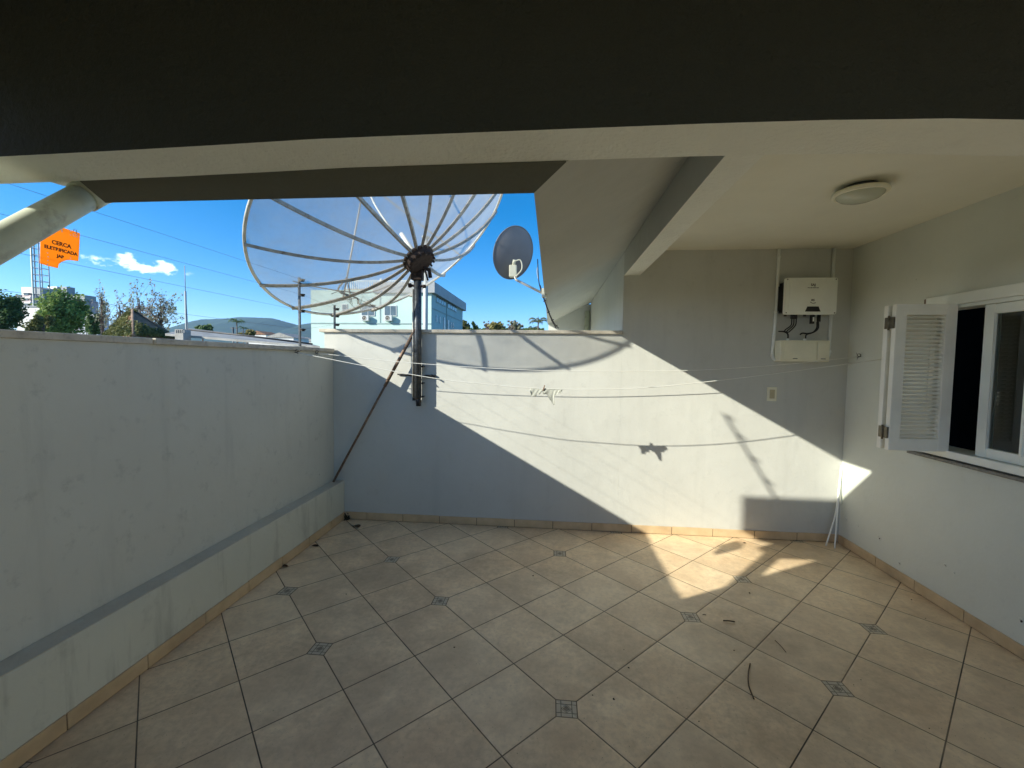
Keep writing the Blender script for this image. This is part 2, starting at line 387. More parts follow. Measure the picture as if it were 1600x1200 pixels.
# window ------------------------------------------------------------
W = MB()
W.box(XR-.022, XR+.12, WY0-.01, WY1-.001, WZ0-.045, WZ0, bev=.003)                # bottom rail
W.box(XR-.022, XR+.05, WY0-.3, 3.06, WZ1-.008, WZ1+.056, bev=.004)                     # long top track
W.box(XR+.001, XR+.12, WY0-.01, WY1-.001, WZ1-.03, WZ1-.0085, bev=.002)
W.box(XR-.012, XR+.10, WY0-.03, WY0+.02, WZ0, WZ1-.009, bev=.003)
win = W.build('window', M_white, H)
b = MB(); b.box(XR-.014, XR+.03, 3.062, 3.082, WZ1+.004, WZ1+.052); b.build('track_end', M_rod, win)
b = MB(); b.box(XR-.035, XR-.0005, WY0-.2, 3.12, .912, .932, bev=.003); b.box(XR, XR+.148, WY0+.001, WY1-.002, WZ0-.060, WZ0-.046); b.build('sill', M_stone, win)
def sash(y0, y1, x, nm='sash'):
    b = MB(); st, rl, t = .062, .055, .03
    b.box(x, x+t, y0, y0+st, WZ0+.002, WZ1-.032, bev=.003); b.box(x, x+t, y1-st, y1, WZ0+.002, WZ1-.032, bev=.003)
    b.box(x, x+t, y0+st, y1-st, WZ0+.002, WZ0+.002+rl, bev=.003); b.box(x, x+t, y0+st, y1-st, WZ1-.032-rl, WZ1-.032, bev=.003)
    b.box(x-.006, x, y0+st-.012, y0+st, WZ0+rl-.01, WZ1-.082); b.box(x-.006, x, y1-st, y1-st+.012, WZ0+rl-.01, WZ1-.082)
    s = b.build(nm, M_white, win)
    g = MB(); g.box(x+.012, x+.016, y0+st-.001, y1-st+.001, WZ0+rl, WZ1-.032-rl+.002); g.build('pane', M_glass, win)
sash(2.405, 2.705, XR+.012); sash(2.02, 2.44, XR+.055); sash(1.64, 2.06, XR+.012)
# shutters, folded open square to the wall
def shutter(y0, x0, x1, z0, z1, parent, slats=True):
    t = .034; b = MB(); st, tr = .062, .075
    b.box(x0, x0+st, y0, y0+t, z0, z1, bev=.002); b.box(x1-st, x1, y0, y0+t, z0, z1, bev=.002)
    b.box(x0+st, x1-st, y0+.001, y0+t-.001, z0, z0+tr); b.box(x0+st, x1-st, y0+.001, y0+t-.001, z1-tr+.01, z1)
    n = 31; zz0, zz1 = z0+tr, z1-tr+.01; ph = (zz1-zz0)/n
    for i in range(n):
        zc = zz0 + (i+.5)*ph
        M = Matrix.Translation(((x0+x1)/2, y0+t/2, zc)) @ Matrix.Rotation(math.radians(38), 4, 'X')
        b.box(-(x1-x0)/2+st+.0005, (x1-x0)/2-st-.0005, -.0096, .0096, -.0024, .0024, mtx=M)
    return b.build('shutter', M_shut, parent)
sh1 = shutter(2.845, 2.092, 2.436, .977, 1.877, H)
sh2 = shutter(2.905, 2.088, 2.432, .977, 1.875, H)
for z in (1.765, 1.085):
    b = MB(); b.box(2.082, 2.0915, 2.852, 2.922, z-.035, z+.035); b.tube([(2.080,2.886,z-.045),(2.080,2.886,z+.045)], .006, 8); b.build('hinge', M_brass, sh1)

# ------------------------------------------------------------------ drainpipe
p = thing('drainpipe', 'thick off-white plastic pipe slanting down from the eave corner', 'pipe', (-1.86, 1.2, 1.8))
path = [(-1.875,.93,1.52),(-1.862,1.1,1.68),(-1.853,1.303,1.873),(-1.845,1.45,2.015),(-1.838,1.575,2.135)]
b = MB(); b.tube(path, .05, 28); b.build('pipe', M_pvc, p)
b = MB(); b.tube([(-1.8385,1.555,2.117),(-1.837,1.60,2.158)], .056, 28)
b.tube(bezier([(-1.837,1.598,2.156),(-1.805,1.625,2.178),(-1.76,1.635,2.186),(-1.70,1.65,2.20)], 5), .052, 24); b.build('elbow', M_pvc, p)

# ------------------------------------------------------------------ ceiling lamp
l = thing('ceiling_lamp', 'round white glass ceiling lamp on the cream ceiling', 'lamp', (1.622, 2.50, ZC))
b = MB(); b.lathe((1.622,2.50,ZC), (0,0,-1), [(.0,.0005),(.075,.0005),(.075,.022),(.07,.026),(0,.026)], 32); b.build('base', M_polem, l)
b = MB(); b.lathe((1.622,2.50,ZC), (0,0,-1), [(.092,.026),(.122,.028),(.126,.034),(.124,.046),(.112,.050),(.106,.046),(.104,.036)], 40); b.build('rim', M_cream, l)
M_opal = simple('opal_glass', (.52,.55,.45), .15, var=.03)
b = MB(); b.lathe((1.622,2.50,ZC), (0,0,-1), [(.108,.040),(.104,.052),(.088,.066),(.06,.077),(.03,.082),(0,.084)], 40); b.build('shade', M_opal, l)

# ------------------------------------------------------------------ solar inverter on the end wall
iv = thing('solar_inverter', 'white wall-mounted solar inverter with a small dark display', 'inverter', (2.05, 3.8, 1.9))
IY = 3.655
def rr(x0, x1, z0, z1, r, y, n=5):
    out = []
    for cx, cz, a0 in ((x1-r,z1-r,0),(x0+r,z1-r,90),(x0+r,z0+r,180),(x1-r,z0+r,270)):
        for k in range(n+1):
            a = math.radians(a0+90*k/n); out.append((cx+r*math.cos(a), y, cz+r*math.sin(a)))
    return out
ix0, ix1, iz0, iz1 = 1.853, 2.243, 1.901, 2.191
b = MB(); b.prism(rr(ix0,ix1,iz0,iz1,.016,IY), (0,.03,0)); b.prism(rr(ix0+.028,ix1-.026,iz0+.022,iz1-.022,.01,IY-.006), (0,.0055,0)); b.build('cover', M_white, iv)
b = MB(); b.box(ix0+.02, ix1-.02, IY+.0305, YB-.012, iz0+.02, iz1-.02, bev=.006)
for k in range(12): b.box(ix0+.006, ix0+.0195, IY+.04+k*.0075, IY+.0425+k*.0075, iz0+.04, iz1-.05)
b.box(ix0+.06, ix1-.06, YB-.0115, YB-.0005, iz0+.04, iz1-.04); b.build('heat_sink', M_black, iv)
cx = 2.062
b = MB(); b.prism([(cx-.058,IY-.0085,iz0+.022),(cx+.058,IY-.0085,iz0+.022),(cx+.042,IY-.0085,iz0+.062),(cx-.042,IY-.0085,iz0+.062)], (0,.0024,0)); b.build('display', M_black, iv)
for q in ((ix0+.013,iz0+.013),(ix1-.013,iz0+.013),(ix0+.013,iz1-.013),(ix1-.013,iz1-.013)):
    b = MB(); b.lathe((q[0],IY+.0003,q[1]), (0,-1,0), [(0,.0012),(.0045,.0012),(.0045,0)], 10); b.build('screw', M_black, iv)

def text(body, size, loc, rot, mt, parent, name='lettering', depth=.0006, bold=0.0):
    c = D.curves.new(name, 'FONT'); c.body = body; c.size = size; c.extrude = depth; c.align_x = 'CENTER'; c.align_y = 'CENTER'; c.offset = bold
    o = D.objects.new('tmp', c); COL.objects.link(o); o.matrix_world = Matrix.Translation(loc) @ rot
    bpy.context.view_layer.update()
    me = D.meshes.new_from_object(o.evaluated_get(bpy.context.evaluated_depsgraph_get())); me.transform(o.matrix_world)
    D.objects.remove(o); me.materials.clear(); me.materials.append(mt)
    n = D.objects.new(name, me); COL.objects.link(n); n.parent = parent; n.matrix_parent_inverse = parent.matrix_world.inverted(); return n
RY = Matrix.Rotation(math.radians(90), 4, 'X')
text('SAJ', .026, (cx-.005,IY-.0068,iz0+.232), RY, M_ink, iv, bold=.0006)
text('www.saj-electric.com', .0095, (cx-.005,IY-.0068,iz0+.210), RY, M_ink, iv, bold=.0003)
text('R5', .022, (cx-.002,IY-.0068,iz0+.112), RY, M_ink, iv, bold=.0007)
b = MB(); b.tube(bezier([(cx-.022,IY-.0068,iz0+.098),(cx-.008,IY-.0068,iz0+.089),(cx+.006,IY-.0068,iz0+.088),(cx+.020,IY-.0068,iz0+.092)]), .0022, 6); b.build('logo_stroke', M_ink, iv)
# connectors under it
for x, r, zz in ((1.895,.011,1.893),(2.045,.011,1.893),(1.945,.009,1.872),(1.962,.009,1.872),(1.979,.009,1.872),(2.155,.013,1.85)):
    b = MB(); b.tube([(x,3.725,1.921),(x,3.725,zz)], r, 12); b.build('connector', M_black, iv)
b = MB(); b.box(2.082, 2.110, 3.70, 3.722, 1.832, 1.921, bev=.002); wf = b.build('data_stick', M_black, iv)
b = MB(); b.box(2.094, 2.106, 3.6985, 3.6998, 1.85, 1.885); b.build('sticker', M_white, wf)
cb = thing('cable_bundle', 'black cables drooping between inverter and breaker box', 'cables', (2.0, 3.73, 1.75))
b = MB()
for k, x in enumerate((1.945,1.962,1.979)):
    b.tube(bezier([(x,3.72,1.873),(x-.004,3.72,1.82),(x-.04,3.73,1.785-.006*k),(1.90+.012*k,3.74,1.772-.004*k),(1.86+.01*k,3.75,1.772)], 6), .0048, 8)
b.tube(bezier([(1.90,3.74,1.770),(1.925,3.74,1.755),(1.935,3.745,1.735),(1.937,3.75,1.705)], 5), .006, 8); b.build('cable', M_black, cb)
b = MB(); b.tube(bezier([(2.155,3.73,1.86),(2.157,3.73,1.80),(2.13,3.735,1.768),(2.085,3.74,1.755),(2.045,3.745,1.758),(2.03,3.75,1.745)], 6), .006, 8)
b.tube(bezier([(2.152,3.74,1.85),(2.15,3.74,1.80),(2.12,3.74,1.762),(2.08,3.75,1.745),(2.075,3.75,1.71)], 6), .005, 8); b.build('cable', M_black, cb)
bx = thing('breaker_box', 'cream plastic breaker box with two lids below the inverter', 'electrical box', (2.05, 3.8, 1.52))
b = MB(); b.box(1.855, 2.238, 3.70, YB-.001, 1.525, 1.697, bev=.006); b.build('case', M_cream, bx)
b = MB(); b.box(1.882, 2.132, 3.692, 3.6995, 1.545, 1.680, bev=.003); b.build('lid', M_cream, bx)
b = MB(); b.box(2.139, 2.230, 3.692, 3.6995, 1.545, 1.680, bev=.003); b.build('lid', M_cream, bx)
for x in (1.97, 2.185): b = MB(); b.box(x-.018, x+.018, 3.690, 3.6925, 1.545, 1.552); b.build('latch', M_stone, bx)
for x in (1.935, 2.07):
    b = MB(); b.lathe((x,3.75,1.697), (0,0,1), [(.012,0),(.012,.014),(.007,.018),(0,.018)], 12); b.build('gland', M_conduit, bx)
g = 'white conduits on the end wall'
o = MB().tube(bezier([(1.856,3.79,ZC),(1.856,3.79,2.1),(1.852,3.79,1.9),(1.845,3.79,1.7),(1.838,3.79,1.60),(1.843,3.785,1.555),(1.862,3.775,1.536)], 6), .0125, 14)
o.tube([(1.852,3.79,1.925),(1.8525,3.79,1.945)], .017, 14); o.tube([(1.856,3.79,2.38),(1.856,3.79,2.40)], .016, 14)
tag(o.build('conduit', M_conduit), 'long white conduit from the ceiling curving into the breaker box left side', 'conduit', g)
o = MB().tube([(2.285,3.79,ZC),(2.285,3.79,1.62)], .0125, 14); o.tube([(2.285,3.79,1.60),(2.285,3.79,1.62)], .016, 14); o.tube(bezier([(2.285,3.79,1.61),(2.28,3.79,1.575),(2.238,3.785,1.56)], 4), .0125, 12)
tag(o.build('conduit', M_conduit), 'straight white conduit running down behind the inverter right side', 'conduit', g)
sw = thing('power_outlet', 'small cream outlet plate on the shaded end wall', 'outlet', (1.85, 3.79, 1.25))
b = MB(); b.box(1.815, 1.892, YB-.011, YB-.0005, 1.190, 1.308, bev=.003); b.build('plate', M_cream, sw)
M_cream2 = simple('yellowed_plastic', (.50,.44,.28), .4, var=.05)
b = MB(); b.box(1.833, 1.874, YB-.0145, YB-.0112, 1.212, 1.286, bev=.002); b.build('socket', M_cream2, sw)

# ------------------------------------------------------------------ big mesh satellite dish
SD = thing('satellite_dish', 'huge see-through mesh satellite dish on a dark pole against the far wall', 'satellite dish', (-1.19, 3.75, 1.1))
VX = V((-1.16498,3.66258,2.38100)); AX = V((-.59287,.20016,.78003)).normalized()
E1 = V((.31988,.94746,0)).normalized(); E2 = V((.73904,-.24952,.62574)).normalized()
RD, DEP = 1.2049, .4012
def par(s, t, off=0.0):
    """point of the paraboloid at relative radius s and angle t"""
    r = RD*s; rad = E1*math.cos(t)+E2*math.sin(t)
    n = (AX - rad*(2*DEP*s/RD)).normalized()
    return VX + AX*DEP*s*s + rad*r - n*off
ribt = [math.radians(8+22.5*k) for k in range(16)]
# mesh skin: 16 gores, flat across like real panels, slightly slack
b = MB(); NS, NC = 12, 4; grid = []
for i in range(NS+1):
    s = .07+.93*i/NS; row = []
    for k in range(16):
        for j in range(NC):
            t = ribt[k]+math.radians(22.5)*j/NC
            slack = math.sin(math.pi*j/NC)*.010*s*(1+.6*math.sin(i*1.7+k*2.3))
            row.append(b.b.verts.new(par(s, t, -.004-slack)))
    grid.append(row)
n = len(grid[0])
for i in range(NS):
    for k in range(n):
        f = b.b.faces.new([grid[i][k], grid[i][(k+1) % n], grid[i+1][(k+1) % n], grid[i+1][k]]); f.smooth = True
b.build('mesh_reflector', M_mesh, SD)
for t in ribt:
    b = MB(); b.tube([par(s/14, t, .012) for s in range(1, 15)], .0165, 4, ry=.0165, upv=AX)
    b.build('rib', M_rib, SD)
M_rim = simple('pale_aluminium', (.55,.53,.48), .45, .3, var=.15, sc=9)
b = MB(); pts = [par(1.0, math.radians(8+3.75*k)) for k in range(97)]; b.tube(pts, .0125, 8, cap=False); b.build('rim', M_rim, SD)
b = MB()   # hub: rusty plates, bolts and the pivot
b.lathe(VX-AX*.075, AX, [(0,0),(.10,0),(.125,.012),(.13,.05),(.145,.06),(.145,.075),(0,.075)], 20, smooth=False)
for k in range(16):
    a = ribt[k]; c = VX+(E1*math.cos(a)+E2*math.sin(a))*.118-AX*.045
    b.tube([c-AX*.04, c], .010, 6)
b.build('hub', M_rust, SD)
PX, PY = -1.192, 3.752
b = MB()
b.box(PX-.05, PX+.05, PY-.045, PY+.03, 2.20, 2.33, bev=.006)
b.tube([(PX+.04,PY-.02,2.30),(PX+.11,PY-.02,2.29),(PX+.12,PY-.02,2.22)], .018, 8)
b.tube([(PX+.03,PY-.05,2.37),(PX+.075,PY-.05,2.30),(PX+.11,PY-.06,2.19)], .008, 6)
b.tube([(PX-.07,PY-.01,2.155),(PX+.07,PY-.01,2.145)], .011, 8); b.lathe((PX-.07,PY-.01,2.155),(1,0,0),[(0,-.01),(.02,-.01),(.02,.015),(0,.015)],6); b.lathe((PX+.06,PY-.01,2.146),(1,0,0),[(0,-.01),(.016,-.01),(.016,.015),(0,.015)],6)
b.build('pivot_bracket', M_rust, SD)
b = MB(); b.tube([(PX,PY,1.155),(PX,PY,2.30)], .0335, 20); b.build('pole', M_polem, SD)
b = MB(); b.tube([(PX+.008,PY,1.085),(PX+.008,PY,1.154)], .022, 12); b.tube([(PX-.030,PY-.012,1.135),(PX-.030,PY-.012,1.175)], .015, 8); b.build('pole_foot', M_black, SD)
b = MB(); b.tube([(PX-.034,PY-.022,1.16),(PX-.034,PY-.022,2.12)], .009, 6); b.build('pole_seam', M_galv, SD)
for z in (1.353,):
    b = MB(); b.tube([(PX-.20,YB-.012,z+.012),(PX-.06,YB-.012,z+.004),(PX,PY-.045,z),(PX+.06,YB-.012,z),(PX+.15,YB-.012,z+.006)], .007, 6)
    b.box(PX+.06, PX+.15, YB-.02, YB-.001, z-.012, z+.012); b.tube([(PX+.12,YB-.06,z+.008),(PX+.12,YB,z+.008)], .008, 6); b.tube([(PX-.16,YB-.03,z+.01),(PX-.16,YB,z+.01)], .007, 6); b.build('clamp', M_black, SD)
for z in (1.44, 1.29, 1.17):
    b = MB(); b.tube([(PX+.045,YB-.045,z),(PX+.045,YB-.001,z)], .006, 6); b.lathe((PX+.045,YB-.048,z),(0,-1,0),[(0,.012),(.010,.012),(.010,0),(0,0)],6); b.build('bolt', M_black, SD)
# feed horn on three struts, over the bowl
foc = VX + AX*(RD*RD/(4*DEP))
b = MB(); b.lathe(foc+AX*.03, -AX, [(0,-.14),(.035,-.14),(.035,0),(.09,0),(.09,.035),(.03,.035),(.03,.01),(0,.01)], 20); b.build('feed_horn', M_galv, SD)
for k in (0, 5, 11): b = MB(); b.tube([par(.62, ribt[k]), foc+AX*.03], .008, 6); b.build('feed_strut', M_rib, SD)
b = MB(); b.tube([VX, VX+AX*.28], .018, 10); b.build('centre_stub', M_conduit, SD)
b = MB(); b.tube(bezier([foc, VX+AX*.55-E1*.16+E2*.02, VX+AX*.28-E1*.20+E2*.03, VX+AX*.14-E1*.10, VX+AX*.01-E1*.03], 8), .008, 8); b.build('feed_cable', M_wire, SD)
# a dry branch that fell into the bowl
t0 = math.radians(278)
bs = [par(.50, math.radians(233), -.015), par(.62, math.radians(250), -.03), par(.60, math.radians(268), -.02), par(.72, math.radians(281), -.02), par(.80, math.radians(296), -.015)]
b = MB(); b.tube(bezier(bs, 5), .007, 6); b.tube(bezier([bs[1], par(.75, math.radians(238), -.03), par(.82, math.radians(232), -.02)], 4), .005, 5)
b.tube(bezier([bs[1], par(.55, math.radians(276), -.06), par(.38, math.radians(292), -.05)], 5), .006, 5); b.tube(bezier([bs[2], par(.80, math.radians(262), -.03), par(.9, math.radians(262), -.02)], 4), .004, 5)
for i in range(14):
    q = random.choice(bs)+V([random.uniform(-.09,.09) for _ in range(3)])*.7; b.tube([random.choice(bs), q], .0025, 4)
tag(b.build('dry_branch', M_twig), 'dry bare branch lying in the bowl of the mesh dish', 'branch')

# brace rod
rod = thing('brace_rod', 'thin rusty rod leaning from the ledge corner up to the dish pole', 'rod', (-1.96, 3.72, .36))
pa, pb = V((-1.975,3.725,.372)), V((-1.19,3.735,1.80))
b = MB(); b.tube([pa, pb], .0105, 10); b.build('rod', M_rod, rod)
b = MB(); b.tube([pa+(pb-pa)*.62, pa+(pb-pa)*.98], .015, 10); b.build('sleeve', M_rod, rod)

# ------------------------------------------------------------------ small solid dish on the eave
sd = thing('satellite_dish', 'small grey solid dish on an arm fixed to the eave edge', 'satellite dish', (-.08, 3.96, 2.09))
cs = at(803, 396, 4.05); ns = V((-.47,.80,.38)).normalized()
e1 = V((0,0,1)).cross(ns).normalized(); e2 = ns.cross(e1)
b = MB(); rings = []
for i in range(0, 9):
    s = i/8; rings.append([b.b.verts.new(cs + ns*(.045*s*s-.03) + (e1*math.cos(a*math.pi/20)*.198 + e2*math.sin(a*math.pi/20)*.242)*max(s, .001)) for a in range(40)])
for i in range(8):
    for k in range(40):
        f = b.b.faces.new([rings[i][k], rings[i][(k+1) % 40], rings[i+1][(k+1) % 40], rings[i+1][k]]); f.smooth = True
b.tube([v.co.copy() for v in rings[-1]]+[rings[-1][0].co.copy()], .0055, 6, cap=False)
b.build('reflector', M_dishg, sd)
lo = cs - e2*.16 - ns*.05
b = MB(); b.box(-.035,.035,-.03,.03,-.05,.06, bev=.006, mtx=Matrix.Translation(lo)); b.tube([lo+V((0,0,.05)), cs-ns*.035-e2*.05], .016, 8)
b.tube(bezier([lo+V((.01,-.03,.09)), lo+V((.07,-.03,.10)), lo+V((.085,-.03,.02)), lo+V((.03,-.03,-.05))], 5), .006, 6); b.build('bracket', M_cream, sd)
b = MB(); b.tube([lo, at(806,437,4.03), V((-.075,3.96,2.11))], .0115, 10); b.build('arm', M_rim, sd)
b = MB(); b.tube([lo+V((-.01,0,-.02)), lo+ns*.20-e1*.10-e2*.02], .007, 8); b.box(-.016,.016,-.03,.03,-.018,.018, bev=.005, mtx=Matrix.Translation(lo+ns*.22-e1*.11-e2*.02)); b.build('feed_arm', M_white, sd)
b = MB(); b.box(-.10,-.055,3.93,3.99,2.08,2.16, bev=.004); b.build('mount', M_cream, sd)
M_blk2 = M_black
b = MB(); b.tube(bezier([at(840,405,3.99), at(842,440,3.97), at(848,462,3.955), at(855,482,3.93), at(862,500,3.915), at(869,513,3.90)], 8), .0045, 6)
b.tube(bezier([at(844,445,3.965), at(850,465,3.95), at(858,488,3.925), at(866,505,3.91), at(873,513,3.90)], 8), .0035, 6)
for q in ((851,470),(857,488),(863,500),(869,509)):
    c = at(q[0],q[1],3.92); b.tube([c+V((-.012,0,-.006)), c+V((.014,0,.006))], .004, 5)
tag(b.build('antenna_cable', M_blk2), 'thin black cable tied along the eave edge down to the wall cap', 'cable')
b = MB(); b.tube(bezier([at(841,412,4.0), at(839,425,4.0), at(842,440,3.99), at(845,452,3.98)], 5), .003, 5)
tag(b.build('antenna_cable', M_wire), 'short pale loop of cable beside the eave edge above the small dish arm', 'cable')

# ------------------------------------------------------------------ electric fence
EF = thing('electric_fence', 'thin wire electric fence on posts along the tops of the walls', 'fence', (-2.03, 2.2, 1.6))
def fpost(x, y, z0, z1, insz, name='post'):
    b = MB(); b.box(x-.008, x+.008, y-.008, y+.008, z0, z1, bev=.002); b.box(x-.03, x+.03, y-.03, y+.03, z0, z0+.006); o = b.build(name, M_polem, EF)
    for z in insz:
        b = MB(); b.tube([(x+.008,y,z),(x+.030,y,z)], .007, 8); b.lathe((x+.026,y,z+.006), (0,0,-1), [(0,0),(.021,.001),(.023,.008),(.012,.012),(.018,.014),(.017,.02),(0,.022)], 12); b.build('insulator', M_black, o)
FX = -2.03
zf = [2.135, 2.015, 1.885, 1.735]
fpost(FX-.02, 3.35, ZL+.031, 2.155, zf)
fpost(-2.03, 3.88, ZB+.030, 2.0, [1.965,1.90,1.82])
fpost(FX-.02, .25, ZL+.031, 2.155, zf)
for z, zb in zip(zf[:4], (1.985,1.965,1.90,1.82)):
    b = MB(); b.tube([(FX+.006,-2.0,z),(FX+.006,3.35,z)], .0007, 5, cap=False); b.tube([(FX+.006,3.35,z),(-2.02,3.88,zb)], .0007, 5, cap=False)
    b.tube([(-2.02,3.88,zb),(-.1,3.89,zb)], .0007, 5, cap=False) if zb > 3 else None
    b.build('wire', M_thin, EF)
# leaning post out on the parapet (its shadow falls across the sunlit wall)
LP = thing('fence_post', 'leaning metal post with insulators on the roof parapet', 'post', (-2.10, 1.50, 2.57))
q0, q1 = V((-2.10,1.50,2.55)), V((-2.54,1.53,3.31))
b = MB(); b.tube([q0, q1], .009, 8); b.build('post', M_galv, LP)
for k in (.28,.52,.76,.97):
    c = q0.lerp(q1, k); b = MB(); b.tube([c, c+V((.028,-.005,.0))], .007, 8); b.lathe(c+V((.024,-.005,.008)),(0,0,-1),[(0,0),(.015,0),(.016,.012),(0,.018)],10); b.build('insulator', M_black, LP)
# warning sign, hung on the fence wires; broken lower corner
SG = thing('warning_sign', 'broken orange warning sign hanging on the fence wires', 'sign', (-2.02, 1.58, 1.93))
sx = -2.018
def sgp(px, py):
    v = FWD + (px-800)/F_PX*RGT - (py-600)/F_PX*UPV
    q = EYE + v*((sx-EYE.x)/v.x); return (sx, q.y, q.z)
out = [sgp(*q) for q in ((64,357),(78,352.5),(90,353),(125,364.5),(124,386),(122.5,408),(110,406.3),(104,406.5),(97,409),(92,412.5),(90.5,419),(76,415.5),(63,411.5),(63.5,385))]
b = MB(); b.prism(out, (-.003,0,0)); b.build('panel', M_orange, SG)
tl = V(sgp(66,360)); tr = V(sgp(123,366)); dy = (tr-tl); ang = math.atan2(dy.z, dy.y)
RS = Matrix(((0,0,1,0),(1,0,0,0),(0,1,0,0),(0,0,0,1)))
def st(txt, size, px, py, bold=.0007):
    text(txt, size, V(sgp(px, py))+V((.0012,0,0)), Matrix.Rotation(ang*.0, 4, 'X') @ Matrix.Rotation(math.radians(-2), 4, 'X') @ RS, M_ink, SG, depth=.0004, bold=bold)
st('CERCA', .022, 96, 382); st('ELETRIFICADA', .0185, 95.5, 391.5); st('JAP', .017, 94, 401)
b = MB(); kk = 0
for q in ((74,395),(75,401),(74.5,407),(74,413),(79,358.5),(82,357.5),(110,361),(110,367),(110,403)): b.box(sx+.0005, sx+.001, sgp(*q)[1]-.0022, sgp(*q)[1]+.0022, sgp(*q)[2]-.0022, sgp(*q)[2]+.0022)
q0 = sgp(96.5,360.5); b.box(sx+.0005, sx+.001, q0[1]-.002, q0[1]+.002, q0[2]-.006, q0[2]+.006)
a, c = sgp(113.5,364), sgp(121.5,371)
b.box(sx+.0005,sx+.001,a[1],c[1],a[2]-.002,a[2]); b.box(sx+.0005,sx+.001,a[1],c[1],c[2],c[2]+.002); b.box(sx+.0005,sx+.001,a[1],a[1]+.002,c[2],a[2]); b.box(sx+.0005,sx+.001,c[1]-.002,c[1],c[2],a[2])
fs = b.build('flaked_spots', M_fadew, SG); fs['kind'] = 'stuff'

for q in ((72,356.5),(118,363.5)):
    c = V(sgp(*q)); b = MB(); b.tube([c+V((.004,0,-.004)), c+V((.004,0,.012)), c+V((-.006,0,.016)), c+V((-.010,0,.004))], .0012, 5); b.build('clip', M_thin, SG)
# ------------------------------------------------------------------ clotheslines
def line(name, pts, r, label, tie):
    t = thing(name, label, 'clothesline', pts[0], 'clotheslines across the terrace')
    b = MB(); b.tube(bezier(pts, 8), r, 6); b.build('cord', M_wire, t)
    for p in (pts[0], pts[-1]):
        s = 1 if p[0] < 0 else -1; p = V(p)
        b = MB(); b.tube([p-V((s*.03,0,0)), p+V((s*.02,0,0))], .004, 6)
        b.tube(bezier([p+V((s*.02,0,0)), p+V((s*.035,-.01,.015)), p+V((s*.03,-.03,.02)), p+V((s*.015,-.02,.005)), p+V((s*.02,.01,-.01))], 4), .0025, 5)
        for k in range(3): b.tube([p+V((s*.02,0,0)), p+V((s*.02+s*random.uniform(0,.03), random.uniform(-.05,.03), random.uniform(-.03,.03)))], .0016, 4)
        b.build('hook', M_thin, t)
line('clothesline', [(XW,3.21,1.545),(-1.75,3.219,1.50),(-1.397,3.232,1.437),(-.868,3.251,1.354),(-.505,3.265,1.320),(-.151,3.278,1.295),(.2,3.29,1.290),(.544,3.304,1.300),(.847,3.315,1.325),(1.324,3.333,1.385),(1.9,3.353,1.47),(XR,3.374,1.554)], .0027, 'nearer clothesline sagging low, the one holding the scrap of cloth', 0)
line('clothesline', [(XW,3.50,1.545),(-1.769,3.508,1.524),(-1.252,3.526,1.477),(-.551,3.55,1.439),(.1,3.573,1.422),(.917,3.602,1.434),(1.484,3.622,1.466),(2.0,3.64,1.515),(XR,3.656,1.571)], .0025, 'farther clothesline close to the far wall, higher and empty', 1)
# scrap of cloth on the nearer line
M_cloth = simple('thin_white_cloth', (.40,.41,.36), .9, var=.08, sc=40)
CL = thing('cloth_scrap', 'small torn scrap of white cloth pegged on the nearer clothesline', 'cloth', (-.04, 3.28, 1.28))
b = MB(); N, Mv = 26, 12; gr = []
def hem(u):     # ragged lower edge, with one long tongue right of the middle
    return (.046+.016*math.sin(u*11+.6)+.008*math.sin(u*47)+(.07*max(0, 1-abs(u-.66)/.10)))*(1 if .03 < u < .97 else .5)
for i in range(N+1):
    u = i/N; x = -.160+.245*u; y = 3.278+.011*u
    gr.append([b.b.verts.new((x+.35*(v/Mv)**2*max(0, hem(u)-.06), y+.0035*math.sin(u*42+v*.5)*(.3+v/Mv)-.012*(v/Mv), 1.293-.004*math.sin(u*3.14)-hem(u)*v/Mv)) for v in range(Mv+1)])
for i in range(N):
    for v in range(Mv):
        f = b.b.faces.new([gr[i][v], gr[i+1][v], gr[i+1][v+1], gr[i][v+1]]); f.smooth = True
o = b.build('fabric', M_cloth, CL); sm = o.modifiers.new('thick', 'SOLIDIFY'); sm.thickness = .0012
b = MB(); b.box(-.004,.004,-.006,.006,-.022,.022, bev=.001, mtx=Matrix.Translation((-.055,3.278,1.297)) @ Matrix.Rotation(.3,4,'Y')); tag(b.build('clothes_peg', M_rod), 'small dark peg gripping the white cloth scrap', 'peg')

# ------------------------------------------------------------------ loose clothesline cords/rods standing in the right corner
ST = thing('folded_airer', 'thin white rods leaning upright in the far right corner', 'clothes airer', (2.36, 3.7, 0))
for pts in ([(2.425,3.785,.66),(2.405,3.77,.45),(2.37,3.74,.25),(2.285,3.70,.004)], [(2.425,3.78,.64),(2.395,3.75,.36),(2.33,3.66,.004)],
            [(2.430,3.79,.66),(2.432,3.785,.50),(2.418,3.78,.36)], [(2.436,3.785,.66),(2.437,3.78,.50),(2.434,3.775,.34)]):
    b = MB(); b.tube(bezier(pts, 6), .0058, 8); b.build('rod', M_white, ST)

